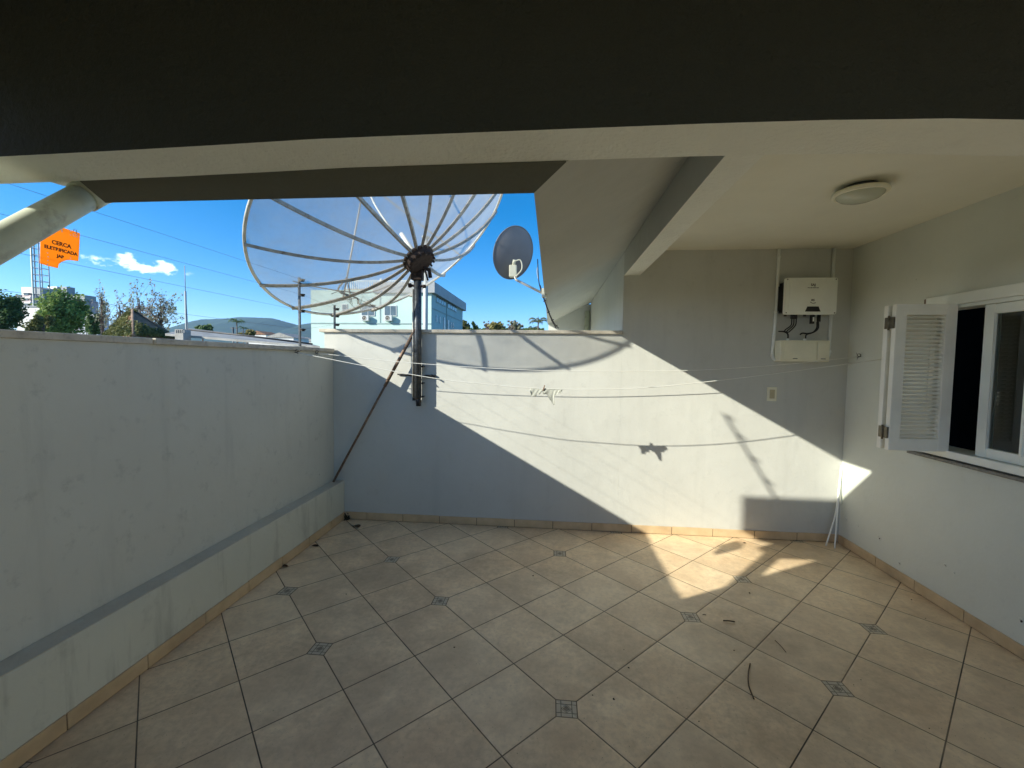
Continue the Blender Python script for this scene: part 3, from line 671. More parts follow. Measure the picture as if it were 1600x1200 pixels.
# ------------------------------------------------------------------ litter on the floor
def fl(px, py):
    v = FWD + (px-800)/F_PX*RGT - (py-600)/F_PX*UPV; return EYE + v*(-1.5/v.z)
def twig(pix, r, label):
    pts = [fl(*q)+V((0,0,r+.001+.004*math.sin(i*1.3)**2)) for i, q in enumerate(pix)]
    tag(MB().tube(bezier(pts, 5), r, 6).build('twig', M_twig), label, 'twig')
twig([(1130,971),(1140,972.5),(1148,973)], .0042, 'short straight brown twig on the floor beside an inlaid tile')
twig([(1172,1038),(1169,1055),(1170,1073),(1178,1094)], .0028, 'long curved brown twig on the floor in the foreground')
twig([(1211,1001),(1219,1010),(1228,1020)], .0016, 'very thin straight stalk on the floor to the right of the curved twig')
twig([(1098,961),(1101,962),(1103,962)], .002, 'tiny twig bit on the floor by the short straight twig')
def leaf(px, py, s, label, rot=0.0):
    c = fl(px, py); b = MB(); n = 12; r = []
    for ring in (1.0, .5):
        r.append([b.b.verts.new(c+V((math.cos(a+rot)*s*ring*1.0, math.sin(a+rot)*s*.5*ring, .003+.35*s*ring*abs(math.sin(a*1.0+1))))) for a in [2*math.pi*k/n for k in range(n)]])
    m0 = b.b.verts.new(c+V((0,0,.003)))
    for k in range(n):
        b.b.faces.new([r[0][k], r[0][(k+1) % n], r[1][(k+1) % n], r[1][k]]); b.b.faces.new([r[1][k], r[1][(k+1) % n], m0])
    tag(b.build('dry_leaf', M_leaf), label, 'leaf')
leaf(556, 823.5, .045, 'dark dry leaf on the floor near the far left corner', .2)
leaf(492, 854, .030, 'curled dark leaf against the left skirting, nearest the corner leaf', .9)
leaf(444, 886, .030, 'curled brown leaf against the left skirting farther from the corner', 1.2)
leaf(1162, 849, .016, 'small dark leaf at the foot of the sunlit wall')
GB = 'dark crumbs scattered on the floor'
for i, q in enumerate([(975,1016),(959,1093),(982,1044),(1092,1128),(1345,1063),(1334,1071),(1452,1139),(1424,937.5),(1446,967),(541,929),(1171,927),(833,900),(926,1087),(1147,1017),(710,1012)]):
    c = fl(*q)+V((0,0,.003)); b = MB(); s = random.uniform(.0018,.0045)
    bmesh.ops.create_icosphere(b.b, subdivisions=1, radius=s, matrix=Matrix.Translation(c) @ Matrix.Diagonal((1.3,.9,.6,1)))
    for v in b.b.verts: v.co += V([random.uniform(-.3,.3)*s for _ in range(3)])
    tag(b.build('debris_crumb', M_leaf), 'dark crumb of dirt lying on the beige floor tiles', 'debris', GB)
M_mold = simple('dirt_heap', (.035,.035,.02), .95, var=.4, sc=60)
b = MB()
for i in range(40):
    c = V((XL+.012+abs(random.gauss(0,.02)), YB-.012-abs(random.gauss(0,.018)), abs(random.gauss(0,.022))+.004)); s = random.uniform(.004,.009)
    bmesh.ops.create_icosphere(b.b, subdivisions=1, radius=s, matrix=Matrix.Translation(c))
o = b.build('corner_dirt', M_mold); o['kind'] = 'stuff'; o['label'] = 'dark dirt gathered in the far left floor corner'

# chipped paint marks low on the walls
M_chip = simple('exposed_render', (.30,.29,.26), .95, var=.3, sc=60)
def chip(kind, px, py, s):
    v = FWD + (px-800)/F_PX*RGT - (py-600)/F_PX*UPV
    q = EYE + v*((XR-EYE.x)/v.x) if kind == 'r' else EYE + v*(YB/v.y)
    return q
# dents in the right wall: shallow raised rims with dark cores
for px, py, s in ((1374,840,.022),(1340,821,.014),(1322,811,.011),(1405,880,.012),(1477,883,.011),(1596,970,.016),(1491,895,.006),(1318,726,.004)):
    q = chip('r', px, py, s)
    b = MB(); b.lathe((XR-.0002,q.y,q.z), (-1,0,0), [(s*1.0,0),(s*.85,.0022),(s*.6,.0028),(s*.5,.0012),(0,.0008)], 14); b.build('plaster_chip', M_rwall, H)
for px, py, s in ((1375,842,.009),(1406,880,.006),(1478,883,.005),(1597,971,.008),(1341,822,.004)):
    q = chip('r', px, py, s); b = MB(); b.lathe((XR-.0012,q.y,q.z-.002), (-1,0,0), [(s,0),(s*.7,.001),(0,.001)], 9); b.build('plaster_hole', M_leaf, H)

exec_far = True
# ------------------------------------------------------------------ ground beyond
M_grass = simple('rough_ground', (.10,.11,.05), .95, var=.3, sc=.2, dirt=(.17,.14,.10))
b = MB(); b.box(-9000, 9000, -6000, 12000, -3.4, -3.0); struct(b.build('ground', M_grass))

# mountain ------------------------------------------------------------
def mountain():
    ridge = [(60,545),(200,532),(262,519),(280,510),(300,502),(315,499),(345,498),(360,497),(372,495.5),(400,496),(425,497.2),(436,500),(448,503.5),(466,508),(478,505.5),(500,503.5),(560,512),(640,528),(760,552),(860,560)]
    from mathutils import noise as mn
    b = MB(); rows = []; Y0 = 4200; sub = []
    for i in range(len(ridge)-1):
        for k in range(8): t = k/8; sub.append((ridge[i][0]*(1-t)+ridge[i+1][0]*t, ridge[i][1]*(1-t)+ridge[i+1][1]*t))
    for px, py in sub:
        p = at(px, py, Y0); row = []
        for j in range(15):
            t = j/10; z = p.z+3
            h = z*max(0, 1-abs(1-t))**.8 if t <= 1 else z*(1-(t-1)*1.4)
            y = Y0*(.62+.38*t); q = V((p.x*(y/Y0)**.5 if t < 1 else p.x, y, h-3))
            n = mn.noise(V((q.x/260, q.y/260, 3.1)))*h*.05*(1 if 0 < j < 10 else .1 if j == 10 else 1)
            q.z += n; 
            if j == 10: q.z += mn.noise(V((px/3, 0, 0)))*4
            row.append(b.b.verts.new(q))
        rows.append(row)
    for i in range(len(rows)-1):
        for j in range(14):
            f = b.b.faces.new([rows[i][j], rows[i+1][j], rows[i+1][j+1], rows[i][j+1]]); f.smooth = True
    m, nt, bs = mat('forested_slope', (.05,.08,.04), .95)
    p = nt.pos(); c = nt.mix(nt.ramp(nt.noise(p, .006, 6), .35, .65), (.012,.035,.03), (.03,.06,.04)); nt.put(bs.inputs['Base Color'], c)
    o = b.build('mountain', m); struct(o)
mountain()

# ------------------------------------------------------------------ buildings beyond the walls
M_aqua = simple('pale_aqua_paint', (.50,.66,.62), .8, var=.05, sc=.5)
M_aquas = simple('aqua_paint_shaded', (.40,.58,.60), .8, var=.05, sc=.5)  # bluer, darker copy of the aqua; the flank's shade is in the colour
M_band = simple('grey_green_trim', (.30,.40,.40), .8, var=.05, sc=1)
M_fwin = simple('far_window_glass', (.10,.14,.17), .15, var=.2, sc=.8)
M_ffrm = simple('far_window_frame', (.55,.58,.58), .5, var=.05)
M_fasc = simple('grey_fascia', (.36,.38,.40), .6, var=.08, sc=.6)
def aqua():
    Y = 45.0
    def P(px, py, y=Y): return at(px, py, y)
    xa, xb = P(486,500).x, P(674,480).x; zt = P(500,453).z; ztr = P(674,441).z
    yb = 61.0
    A = thing('apartment_building', 'pale aqua block behind the dish pole with air conditioners and a railed roof', 'building', ((xa+xb)/2, Y, -3))
    b = MB(); b.box(xa, xb, Y, yb, -3, zt); b.build('wall', M_aqua, A)
    # upper storey at the right, carrying the grey fascia
    b = MB(); b.box(xb-6.0, xb, Y+.02, yb, zt, ztr-.9); b.box(xb, xb+.02, Y+.05, yb, -3, zt); b.build('wall', M_aquas, A)
    b = MB(); b.box(xb-6.3, xb+.45, Y-.3, yb+.4, ztr-1.15, ztr, bev=.03); b.build('roof', M_fasc, A)
    # fine horizontal courses and the vertical joint
    b = MB()
    zc = P(560,505).z; b.box(xa-.03, xb, Y-.05, Y-.001, zc-.07, zc+.05)
    x = P(594,480).x; b.box(x-.05, x+.05, Y-.04, Y-.001, zc+.06, zt); b.build('trim', M_band, A)
    for (x0, x1, y0, y1) in ((565,585,477,493),(601,619,478,493),(535,542,476,484)):
        p, q = P(x0,y0), P(x1,y1); f = MB()
        f.box(p.x-.06, q.x+.06, Y-.06, Y-.001, q.z-.06, p.z+.06); w = f.build('window', M_ffrm, A)
        f = MB(); n = 2 if x1-x0 > 10 else 1; wd = (q.x-p.x)/n
        for k in range(n): f.box(p.x+k*wd+.04, p.x+(k+1)*wd-.04, Y-.08, Y-.061, q.z+.02, p.z-.02)
        f.build('pane', M_fwin, w)
    for px in (573, 609):
        p = P(px, 497.5); b = MB(); b.box(p.x-.40, p.x+.40, Y-.45, Y-.12, p.z-.30, p.z+.28, bev=.03); b.box(p.x-.35, p.x-.30, Y-.12, Y-.001, p.z-.34, p.z-.30); b.box(p.x+.30, p.x+.35, Y-.12, Y-.001, p.z-.34, p.z-.30)
        u = b.build('air_conditioner', M_ffrm, A)
        b = MB(); b.lathe((p.x-.08,Y-.4505,p.z), (0,-1,0), [(.24,0),(.24,.01),(.19,.012),(.19,.004),(.07,.004),(.07,.014),(0,.014)], 18); b.build('fan_grille', M_stone, u)
    # side windows on the flank (x = xb)
    def S(px, py):
        v = FWD + (px-800)/F_PX*RGT - (py-600)/F_PX*UPV; return EYE + v*((xb+.02)/v.x)
    for (px0, px1) in ((681,696),(699,713)):
        a, c = S(px0, 470), S(px1, 470); z1, z0 = S(697, 463).z+.2, S(697, 474).z-.5
        f = MB(); f.box(xb+.021, xb+.06, a.y, c.y, z0, z1); w = f.build('window', M_band, A); n = 4; wd = (c.y-a.y)/n; f = MB()
        for k in range(n): f.box(xb+.061, xb+.08, a.y+k*wd+.12, a.y+(k+1)*wd-.12, z0+.12, z1-.12)
        f.build('pane', M_fwin, w)
    for px, py, w_, h_ in ((682,498,.5,.7),(687,500,.5,.7),(694,507,.8,1.6),(700,508,.7,1.2),(705,508,.5,.8),(708,509,.5,.8)):
        p = S(px, py); f = MB(); f.box(xb+.021, xb+.07, p.y-w_/2, p.y+w_/2, p.z-h_/2, p.z+h_/2); f.build('window', M_fwin, A)
    p = S(690, 488); f = MB(); f.box(xb+.021, xb+.05, Y+.3, yb, p.z-.08, p.z+.05); yy = S(697.5, 470).y; f.box(xb+.021, xb+.10, yy-.1, yy+.1, -3, ztr-1.16); f.build('trim', M_band, A)
    # roof balustrade of white bars with an ochre base
    x0, x1 = P(533,440).x, P(655,440).x; z0 = zt
    f = MB(); f.box(x0, x1, Y+1.0, Y+1.25, z0, z0+.28); f.build('roof_kerb', simple('ochre_kerb', (.42,.34,.22), .8, var=.1, sc=1), A)
    f = MB(); x = x0
    while x < x1-6.0 + 6: f.box(x, x+.07, Y+1.08, Y+1.15, z0+.28, z0+1.12); x += .24
    f.box(x0, x1, Y+1.06, Y+1.17, z0+1.12, z0+1.2); f.build('railing', M_white, A)
    f = MB(); p = P(583, 431); f.box(p.x-.1, p.x+.1, Y+2, Y+2.2, z0, p.z+.1); f.build('vent_pipe', M_white, A)
    # steel stack in front of its flank
    b = MB(); p = P(665, 500, 40.0); b.tube([(p.x,40,-3),(p.x,40,at(665,372,40).z)], .22, 12); b.tube([(p.x,40,at(665,372,40).z),(p.x,40,at(665,371,40).z+.1)], .38, 12)
    tag(b.build('chimney_pipe', simple('pale_grey_pipe', (.42,.46,.46), .5, .1, var=.1, sc=1)), 'tall pale pipe standing beside the aqua block behind the dish pole', 'chimney')
aqua()

M_whiteb = simple('white_render', (.72,.72,.70), .8, var=.05, sc=.3)
M_greyb = simple('grey_render', (.34,.37,.39), .8, var=.08, sc=.3)
M_pinkb = simple('pinkish_render', (.52,.43,.44), .8, var=.05, sc=.3)
def white_block():
    Y = 120.0
    A = thing('apartment_building', 'stepped white apartment block among trees at the far left', 'building', (at(70,500,Y).x, Y, -3))
    def bx(px0, px1, py, d0, d1, m, nm='wall'):
        p, q = at(px0, py, Y+d0), at(px1, py, Y+d0); MBx = MB(); MBx.box(p.x, q.x, Y+d0, Y+d1, -3, (p.z+q.z)/2); return MBx.build(nm, m, A), p, q
    bx(24,48,461,0,6,M_pinkb); bx(33,50,448.5,3,7,M_whiteb); bx(49,64,449,1.5,6,M_greyb); bx(62,92,457,4,7,M_greyb); bx(74,89,447.5,8,11,M_whiteb); bx(89,104,447.8,8.5,11,M_greyb)
    bx(92,132,461,4.5,8,M_greyb); bx(128,143,470,6,8,M_pinkb)
    for z_, x0, x1 in ((462,25,34),(470,25,34),(478,25,34),(459,36,45),(467,36,45),(475,36,45),(483,36,45)):
        p, q = at(x0+1, z_-1.5, Y-.1), at(x1-1, z_+2.2, Y-.1); b = MB(); b.box(p.x, q.x, Y-.12, Y-.01 if x0 < 30 else Y+2.99, q.z, p.z); b.build('window', M_fwin, A)
    for px in (42,):
        for pz in (464,472,480):
            p, q = at(35,pz,Y-1.2), at(47,pz+2,Y-1.2); b = MB(); b.box(p.x, q.x, Y-1.2, Y-.02, q.z, p.z); b.build('balcony', M_whiteb, A)
    for px0 in (51,57):
        for pz in (462,470,478):
            p, q = at(px0,pz,Y), at(px0+3.5,pz+5,Y); b = MB(); b.box(p.x, q.x, Y+1.3, Y+1.49, q.z, p.z); b.build('window', M_fwin, A)
    Y2 = 85.0; B = thing('warehouse', 'low plain white wall of a building in front of the stepped white block', 'building', (at(60,500,Y2).x, Y2, -3))
    p, q = at(26,480,Y2), at(66,480,Y2); b = MB(); b.box(p.x, q.x, Y2, Y2+4, -3, p.z); b.build('wall', M_whiteb, B)
    p, q = at(118,490,Y2), at(148,505,Y2); b = MB(); b.box(p.x, q.x, Y2+.5, Y2+3, -3, p.z); b.build('annex', simple('pale_lilac_render', (.50,.52,.60), .8, var=.05, sc=.3), B)
    b = MB(); p = at(25,479.5,Y2); q = at(67,479.5,Y2); b.box(p.x-.2, q.x+.2, Y2-.2, Y2+4.2, p.z+.01, p.z+.25); b.build('roof_edge', M_greyb, B)
white_block()
def lattice():
    Y = 105.0; T = thing('lattice_tower', 'tall white and grey lattice mast rising left of the orange sign', 'tower', (at(55,500,Y).x, Y, -3))
    x0, x1 = at(49,400,Y).x, at(60.5,400,Y).x; zt = at(55,330,Y).z; w = x1-x0
    for (x, y, m, r) in ((x0,Y,M_whiteb,.20),(x1,Y,M_greyb,.12),(x0,Y+w,M_greyb,.12),(x1,Y+w,M_greyb,.12),(x0+w*.28,Y+.2,M_greyb,.15)):
        b = MB(); b.tube([(x,y,-3),(x,y,zt)], r, 6); b.build('leg', m, T)
    b = MB(); z = at(55,500,Y).z; dz = 1.75
    while z < zt-dz:
        b.tube([(x0,Y,z),(x1,Y,z)], .08, 4); b.tube([(x1,Y,z),(x1,Y+w,z)], .07, 4); b.tube([(x0,Y,z),(x0,Y+w,z)], .07, 4); b.tube([(x0,Y+w,z),(x1,Y+w,z)], .07, 4)
        z += dz
    b.build('bracing', M_greyb, T)
    b = MB(); x = x0+w*.14
    b.tube([(x,Y-.2,-3),(x,Y-.2,zt)], .10, 5); b.build('cable_run', M_band, T)
lattice()
def mast():
    Y = 55.0; T = thing('antenna_mast', 'thin guyed antenna mast left of the mountain', 'mast', (at(289,520,Y).x, Y, -3))
    p = at(288.5,415,Y); b = MB(); b.tube([(p.x,Y,-3),(p.x,Y,at(289,455,Y).z)], .13, 6); b.build('lower_mast', M_greyb, T)
    b = MB(); b.tube([(p.x,Y,at(289,455,Y).z),(p.x,Y,p.z)], .05, 6); b.build('upper_mast', M_greyb, T)
    b = MB(); b.tube([(p.x+.05,Y,at(289,457,Y).z),(p.x+.42,Y,0)], .05, 5); b.build('stay', M_greyb, T)
mast()
M_tile2 = simple('old_clay_tiles', (.26,.14,.085), .9, var=.4, sc=4, dirt=(.13,.09,.06))
M_zinc = simple('pale_sheet_roof', (.30,.30,.29), .7, var=.2, sc=1.5, dirt=(.20,.18,.15))
def hip_house():
    Y = 32.0; A = thing('hip_roof_house', 'old house with a steep clay hip roof overgrown by creeper', 'house', (at(209,515,Y).x, Y, -3))
    lf, nr, rt = at(160,521,Y+5), at(209,525,Y), at(279,521.5,Y+6); ap = at(207,485,Y+5.5)
    z = nr.z; lf.z = rt.z = z; bk = lf+rt-nr
    b = MB()
    for p, q in ((lf,nr),(nr,rt),(rt,bk),(bk,lf)): b.face([p, q, ap])
    b.face([lf,bk,rt,nr]); b.build('roof', M_tile2, A)
    b = MB()
    for p in (lf, nr, rt): b.tube([p+V((0,0,.05)), ap+V((0,0,.05))], .13, 8)
    b.build('ridge_tiles', simple('ridge_clay', (.20,.14,.10), .9, var=.3, sc=3), A)
    c = (lf+rt)/2; I = [c+(p-c)*.9 for p in (lf, nr, rt, bk)]
    b = MB(); b.prism([V((p.x,p.y,-3)) for p in I], (0,0,z+2.98)); b.build('wall', M_greyb, A)
    return A, lf, nr, rt, ap
HH = hip_house()
def low_roof():
    Y = 22.0; A = thing('low_roof_house', 'low house with a pale sheet roof just beyond the left wall', 'house', (at(330,520,Y).x, Y, -3))
    p0, p1, p2, p3 = at(258,521,Y), at(300,514,Y+5), at(500,533,Y+5), at(500,541,Y)
    b = MB(); b.prism([p0, p3, at(470,533,Y+6), at(296,513,Y+6)], (0,0,-.12)); b.build('roof', M_zinc, A)
    b = MB(); b.box(p0.x+.4, p3.x, Y+.5, Y+6, -3, p3.z-.1); b.build('wall', M_whiteb, A)
    b = MB(); p, q = at(273,514.5,Y-.5), at(286,520,Y-.5); b.box(p.x, q.x, Y-.5, Y, q.z-1, p.z)
    for k in range(5): b.box(p.x+.06+k*.12, p.x+.10+k*.12, Y-.53, Y-.5, q.z, p.z-.03)
    b.build('tank', M_zinc, A)
    b = MB(); b.tube([at(292,515,Y+1), at(380,524,Y+1), at(488,537.5,Y+1)], .045, 6); b.build('roof_cable', M_black, A)
low_roof()
for i, (px, py, s, lab) in enumerate(((437,529,3.2,'tiny white gabled house below the mountain, left of the fence post'),(478,535,3.0,'tiny white gabled house beside the aqua block'),(402,524,2.6,'tiny house beyond the pale roof, right of the palm'))):
    Y = 90+i*12; p = at(px, py, Y); A = thing('distant_house', lab, 'house', (p.x, Y, -3))
    b = MB(); b.box(p.x-s, p.x+s, Y, Y+6, -3, p.z+.2); b.build('wall', M_whiteb, A)
    b = MB(); b.prism([(p.x-s-.3,Y-.2,p.z+.21),(p.x+s+.3,Y-.2,p.z+.21),(p.x,Y-.2,p.z+1.3)], (0,6.4,0)); b.build('roof', M_zinc if i < 2 else M_tile2, A)
# utility pole by the palm
Y = 70; p = at(364,511,Y); A = thing('utility_pole', 'utility pole with a crossarm left of the palm', 'pole', (p.x,Y,-3))
b = MB(); b.tube([(p.x,Y,-3),(p.x,Y,p.z)], .14, 8); b.build('pole', M_polem, A)
b = MB(); b.box(p.x-.55, p.x+.55, Y-.06, Y+.06, p.z-.25, p.z-.12); b.build('crossarm', M_polem, A)

# ------------------------------------------------------------------ trees
def leafmat(name, c1, c2, c3):
    m, nt, b = mat(name, c1, .65, 0, .25)
    g = nt.new('ShaderNodeNewGeometry'); r = g.outputs['Random Per Island']
    c = nt.mix(nt.ramp(r, 0, 1), c1, c2); c = nt.mix(nt.ramp(nt.noise(g.outputs['Position'], .5, 3), .45, .65), c, c3)
    nt.put(b.inputs['Base Color'], c)
    tl = nt.new('ShaderNodeBsdfTranslucent'); nt.put(tl.inputs[0], c); x = nt.new('ShaderNodeMixShader'); x.inputs[0].default_value = .3
    nt.l.new(b.outputs[0], x.inputs[1]); nt.l.new(tl.outputs[0], x.inputs[2]); nt.l.new(x.outputs[0], nt.n['Material Output'].inputs[0]); return m
L_dark = leafmat('dark_foliage', (.08,.15,.05), (.15,.22,.08), (.06,.11,.045))
L_green = leafmat('bright_foliage', (.18,.28,.07), (.32,.42,.13), (.13,.22,.06))
L_olive = leafmat('olive_foliage', (.12,.14,.05), (.20,.20,.08), (.09,.11,.04))
L_grey = leafmat('sparse_foliage', (.26,.30,.18), (.42,.40,.30), (.30,.24,.24))
L_yel = leafmat('yellowish_foliage', (.22,.20,.07), (.30,.26,.10), (.16,.16,.06))
M_bark = simple('bark', (.12,.09,.075), .9, var=.3, sc=3)
def leafq(b, c, s, rng):
    a = V((rng.gauss(0,1), rng.gauss(0,1), rng.gauss(0,1))).normalized(); d = a.orthogonal().normalized(); e = a.cross(d)
    w = s*rng.uniform(.5,.8); l = s*rng.uniform(.8,1.3)
    b.face([c-d*l, c-e*w, c+d*l, c+e*w])
def tree(name, label, px, ptop, pbot, hw, Y, lm, n=1500, leaf=.3, clumps=14, seed=1, sparse=False, cat='tree', shape=1.0, group=None):
    rng = random.Random(seed)
    top = at(px, ptop, Y); bot = at(px, pbot, Y); rx = hw/F_PX*Y; rz = (top.z-bot.z)/2; c = V((top.x, Y, (top.z+bot.z)/2))
    T = thing(name, label, cat, (c.x, Y, -3), group)
    b = MB(); tr = max(.12, rx*.06)
    b.tube(bezier([(c.x+.2,Y,-3.1),(c.x-.1,Y+.1,c.z-rz*.9),(c.x+.05,Y,c.z-rz*.1),(c.x,Y,c.z+rz*.5)], 4), [tr*1.6*(1-k/13*.85) for k in range(13)], 7)
    cl = []
    for k in range(clumps):
        th = rng.uniform(0, 2*math.pi); u = rng.uniform(-1, 1); r = rng.uniform(.35,.82)
        q = V((math.cos(th)*math.sqrt(1-u*u)*rx*r, math.sin(th)*math.sqrt(1-u*u)*rx*r*shape, u*rz*r)); cl.append((c+q, rng.uniform(.25,.45)))
        s0 = V((c.x, Y, c.z-rz*.5+rng.uniform(0, rz*.8))); b.tube([s0, s0.lerp(c+q, .5)+V((0,0,-.05*rz)), c+q], [tr*.5, tr*.3, tr*.12], 5)
        if sparse:
            for _ in range(9):
                e = c+q+V((rng.gauss(0,1)*rx*.28, rng.gauss(0,1)*rx*.28, rng.gauss(0,1)*rz*.32)); b.tube([c+q, e], [tr*.12, tr*.05], 4); cl.append((e, .10))
    b.build('trunk', M_bark, T)
    b = MB()
    for i in range(n):
        q, s = rng.choice(cl); v = V((rng.gauss(0,1), rng.gauss(0,1), rng.gauss(0,1))).normalized()*abs(rng.gauss(.75,.3))
        leafq(b, q+V((v.x*rx*s, v.y*rx*s, v.z*rz*s*1.1)), leaf*rng.uniform(.6,1.3), rng)
    b.build('crown', lm, T); return T
tree('broadleaf_tree', 'dark bushy tree at the left edge of the view', 0, 458, 532, 29, 55, L_dark, 7000, .22, 30, 3)
tree('broadleaf_tree', 'round bright green tree in front of the stepped white block', 97, 454, 534, 31, 55, L_green, 11000, .20, 42, 5)
tree('shrub', 'pale green low shrub at the left foot of the bright green tree', 67, 487, 532, 18, 50, L_olive, 2600, .16, 8, 6, cat='shrub')
tree('slender_tree', 'bare slender tree with purple-grey twigs beside the creeper roof', 157, 436, 530, 11, 40, L_grey, 420, .09, 12, 8, True)
tree('sparse_tree', 'thin sparse tree between the bare slender tree and the clay roof', 186, 458, 532, 24, 42, L_grey, 900, .10, 16, 9, True)
tree('sparse_tree', 'sparse open tree rising behind the peak of the clay roof', 217, 450, 525, 20, 46, L_grey, 900, .11, 14, 10, True)
tree('sparse_tree', 'wide sparse tree behind the right slope of the clay roof', 250, 455, 530, 33, 46, L_grey, 1500, .11, 20, 12, True)
tree('broadleaf_tree', 'dark tree between the lilac annex and the bare slender tree', 145, 486, 528, 12, 48, L_dark, 1500, .18, 12, 13)
tree('umbrella_tree', 'flat-topped dark tree at the left foot of the mountain', 316, 505, 522, 14, 95, L_dark, 900, .40, 9, 14)
tree('shrub', 'yellow-green bush at the foot of the palm below the mountain', 386, 515, 530, 13, 75, L_yel, 800, .28, 8, 15, cat='shrub')
tree('broadleaf_tree', 'olive tree touching the right end of the aqua block', 725, 498, 520, 9, 80, L_olive, 700, .30, 8, 16)
tree('small_tree', 'small dark round tree between the aqua block and the olive trees', 742, 501, 519, 4.5, 90, L_dark, 300, .28, 5, 17)
tree('broadleaf_tree', 'olive-yellow tree below the small dish', 777, 500, 520, 13, 85, L_yel, 900, .32, 9, 18)
tree('sparse_tree', 'pale sparse tree just right of the olive-yellow tree', 805, 499, 519, 14, 85, L_grey, 800, .28, 12, 19, True)
tree('sparse_tree', 'greyish thin tree just left of the olive-yellow tree', 763, 503, 519, 8, 95, L_grey, 350, .25, 8, 20, True)
hd = thing('hedge', 'low dark hedge line on the skyline between aqua block and eave', 'hedge', (at(790,518,110).x, 110, -3))
b = MB(); rng = random.Random(3)
for i in range(1500):
    px = rng.uniform(722, 850); leafq(b, at(px, rng.uniform(513.5, 522), 110+rng.uniform(-2,2)), .45, rng)
b.build('foliage', L_dark, hd)
b = MB()
for k in range(12): p = at(724+11*k, 519, 110); b.tube([(p.x,110,-3),(p.x,110,p.z)], .15, 5)
b.build('stem', M_bark, hd)
# ivy on the clay roof
A_, lf, nr, rt, ap = HH
b = MB(); rng = random.Random(11)
for i in range(5200):
    tri = (lf, nr, ap) if rng.random() < .45 else (nr, rt, ap)
    u, v = rng.random(), rng.random()
    if u+v > 1: u, v = 1-u, 1-v
    q = tri[0]*(1-u-v)+tri[1]*u+tri[2]*v; n_ = (tri[1]-tri[0]).cross(tri[2]-tri[0]).normalized()
    if n_.z < 0: n_ = -n_
    keep = math.sin(q.x*1.1+2)+math.sin(q.z*2.6+q.x*1.7)+(1.3 if tri[0] is lf else .5)
    if keep+rng.uniform(-.8,.8) > .25: leafq(b, q+n_*rng.uniform(.05,.3), .13, rng)
b.build('creeper', L_olive, A_)
def palm(name, label, px, pt, Y, fr, seed, rad, lm=L_dark):
    rng = random.Random(seed); p = at(px, pt, Y); T = thing(name, label, 'palm', (p.x, Y, -3))
    b = MB(); b.tube([(p.x+.15,Y,-3),(p.x,Y,p.z*.5),(p.x,Y,p.z)], [rad*.09, rad*.07, rad*.055], 8); b.build('trunk', M_bark, T)
    b = MB()
    for k in range(fr):
        a = 2*math.pi*k/fr+rng.uniform(-.2,.2); up = rng.uniform(.1,.9); d = V((math.cos(a), math.sin(a), 0))
        pts = bezier([p, p+d*rad*.4+V((0,0,up*rad*.45)), p+d*rad*.8+V((0,0,up*rad*.35)), p+d*rad*1.05+V((0,0,up*rad*.1-rad*.35))], 5)
        for i in range(1, len(pts)-1):
            q = pts[i]; t = (pts[i+1]-pts[i-1]).normalized(); sd_ = t.cross(V((0,0,1))).normalized(); L = rad*.30*math.sin(math.pi*min(1, i/len(pts)+.15))
            for s in (-1, 1): b.face([q-t*rad*.02, q+sd_*s*L*.8+t*L*.5-V((0,0,L*.5)), q+t*rad*.05])
    b.tube([p, p+V((0,0,rad*.5))], [rad*.05, rad*.015], 5)
    b.build('fronds', lm, T)
palm('palm_tree', 'tall feathery palm in front of the mountain', 370, 503, 72, 16, 4, 1.45)
palm('palm_tree', 'short second palm leaning right beside the tall feathery palm', 380, 513, 73, 11, 7, 1.0)
palm('palm_tree', 'shaggy palm close to the eave end at the right of the skyline', 841, 503, 60, 18, 9, 1.55, L_olive)
palm('palm_tree', 'low palm fronds under the shaggy palm by the eave', 834, 514, 62, 12, 10, 1.1, L_olive)

# ------------------------------------------------------------------ light
SC.world = D.worlds.new('World'); SC.world.use_nodes = True
nt = NT(SC.world.node_tree); bg = nt.n['Background']; bg.inputs[1].default_value = .135
sky = nt.new('ShaderNodeTexSky', sky_type='NISHITA'); sky.sun_disc = False
tos = -SUN; sky.sun_elevation = math.asin(tos.z); sky.sun_rotation = math.atan2(tos.x, tos.y) % (2*math.pi)
sky.air_density = .55; sky.dust_density = .15; sky.ozone_density = 2.5; sky.altitude = 50
# one small cumulus low in the sky
cd = (at(222,414,100)-EYE).normalized(); ce = cd.cross(V((0,0,1))).normalized(); cu = ce.cross(cd)
tc = nt.new('ShaderNodeTexCoord').outputs['Generated']
def dot(v):
    n = nt.new('ShaderNodeVectorMath', operation='DOT_PRODUCT'); nt.put(n.inputs[0], tc); n.inputs[1].default_value = tuple(v); return n.outputs['Value']
w_ = dot(cd); un = nt.m('DIVIDE', dot(ce), w_); vn = nt.m('DIVIDE', dot(cu), w_)
cx_ = nt.new('ShaderNodeCombineXYZ'); nt.put(cx_.inputs[0], un); nt.put(cx_.inputs[1], vn)
nz = nt.noise(nt.scale(cx_.outputs[0], (1,1.7,1)), 42, 7, .62, .3)
def blob(u0, v0, su, sv):
    a = nt.m('DIVIDE', nt.m('SUBTRACT', un, u0), su); b_ = nt.m('DIVIDE', nt.m('SUBTRACT', vn, v0), sv)
    return nt.m('SUBTRACT', 1.0, nt.m('SQRT', nt.m('ADD', nt.m('MULTIPLY', a, a), nt.m('MULTIPLY', b_, b_))))
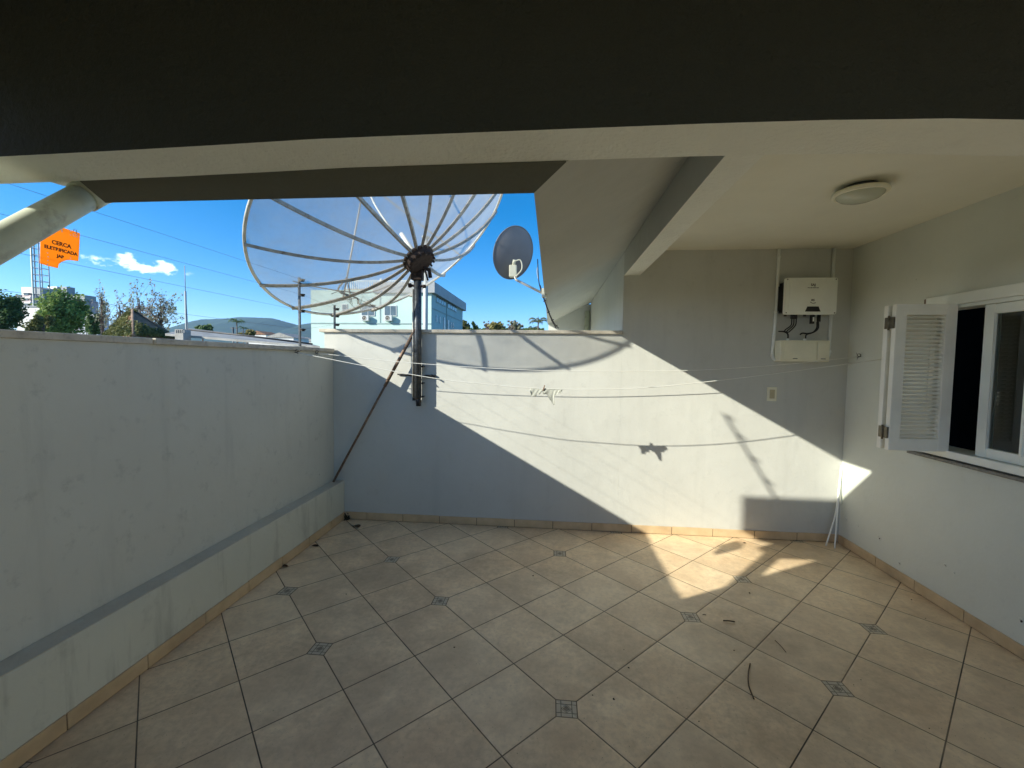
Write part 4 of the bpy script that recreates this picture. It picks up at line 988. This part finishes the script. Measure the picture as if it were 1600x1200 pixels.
mk = nt.m('MAXIMUM', blob(.0, -.004, .060, .011), nt.m('MAXIMUM', blob(-.018, .006, .016, .017), nt.m('MAXIMUM', blob(.030, .002, .022, .012), nt.m('MULTIPLY', blob(-.075,-.001,.026,.008), .42))))
k = nt.ramp(nt.m('ADD', mk, nt.m('MULTIPLY', nt.m('SUBTRACT', nz, .5), 3.6)), .15, 1.05)
k = nt.m('MULTIPLY', k, nt.m('GREATER_THAN', w_, .5)); k = nt.m('MULTIPLY', k, nt.ramp(mk, -.25, .15))
hs = nt.new('ShaderNodeHueSaturation'); hs.inputs['Saturation'].default_value = 1.38; hs.inputs['Hue'].default_value = .506; nt.put(hs.inputs['Color'], sky.outputs[0]); skc = nt.mix(1.0, hs.outputs[0], (1.0,.73,.58), 'MULTIPLY')
c = nt.mix(nt.m('MULTIPLY', k, .85), skc, (6.4,6.6,6.9)); nt.put(bg.inputs[0], c)
sl_ = D.lights.new('sun', 'SUN'); sl_.energy = 2.75; sl_.angle = math.radians(.53); sl_.color = (1, .965, .82)
so = D.objects.new('sun', sl_); COL.objects.link(so); so.rotation_euler = SUN.to_track_quat('-Z', 'Y').to_euler()

M_haze = D.materials.new('haze_air'); M_haze.use_nodes = True; hn = NT(M_haze.node_tree); hn.n.remove(hn.n['Principled BSDF'])
pv = hn.new('ShaderNodeVolumePrincipled'); pv.inputs['Color'].default_value = (.36,.68,1,1); pv.inputs['Density'].default_value = HAZE; pv.inputs['Anisotropy'].default_value = .3
hn.l.new(pv.outputs[0], hn.n['Material Output'].inputs['Volume'])
b = MB(); b.box(-9500, 9500, -6500, 12500, -4.4, 640); o = b.build('haze', M_haze); o['kind'] = 'stuff'

# ------------------------------------------------------------------ render settings
SC.view_settings.view_transform = 'Standard'; SC.view_settings.look = 'None'; SC.view_settings.gamma = 1; SC.view_settings.exposure = 1.78
SC.render.engine = 'CYCLES'; SC.cycles.use_denoising = True
SC.cycles.max_bounces = 14; SC.cycles.diffuse_bounces = 10; SC.cycles.transparent_max_bounces = 24; SC.cycles.glossy_bounces = 4
SC.cycles.sample_clamp_indirect = 8; SC.cycles.caustics_reflective = False; SC.cycles.caustics_refractive = False
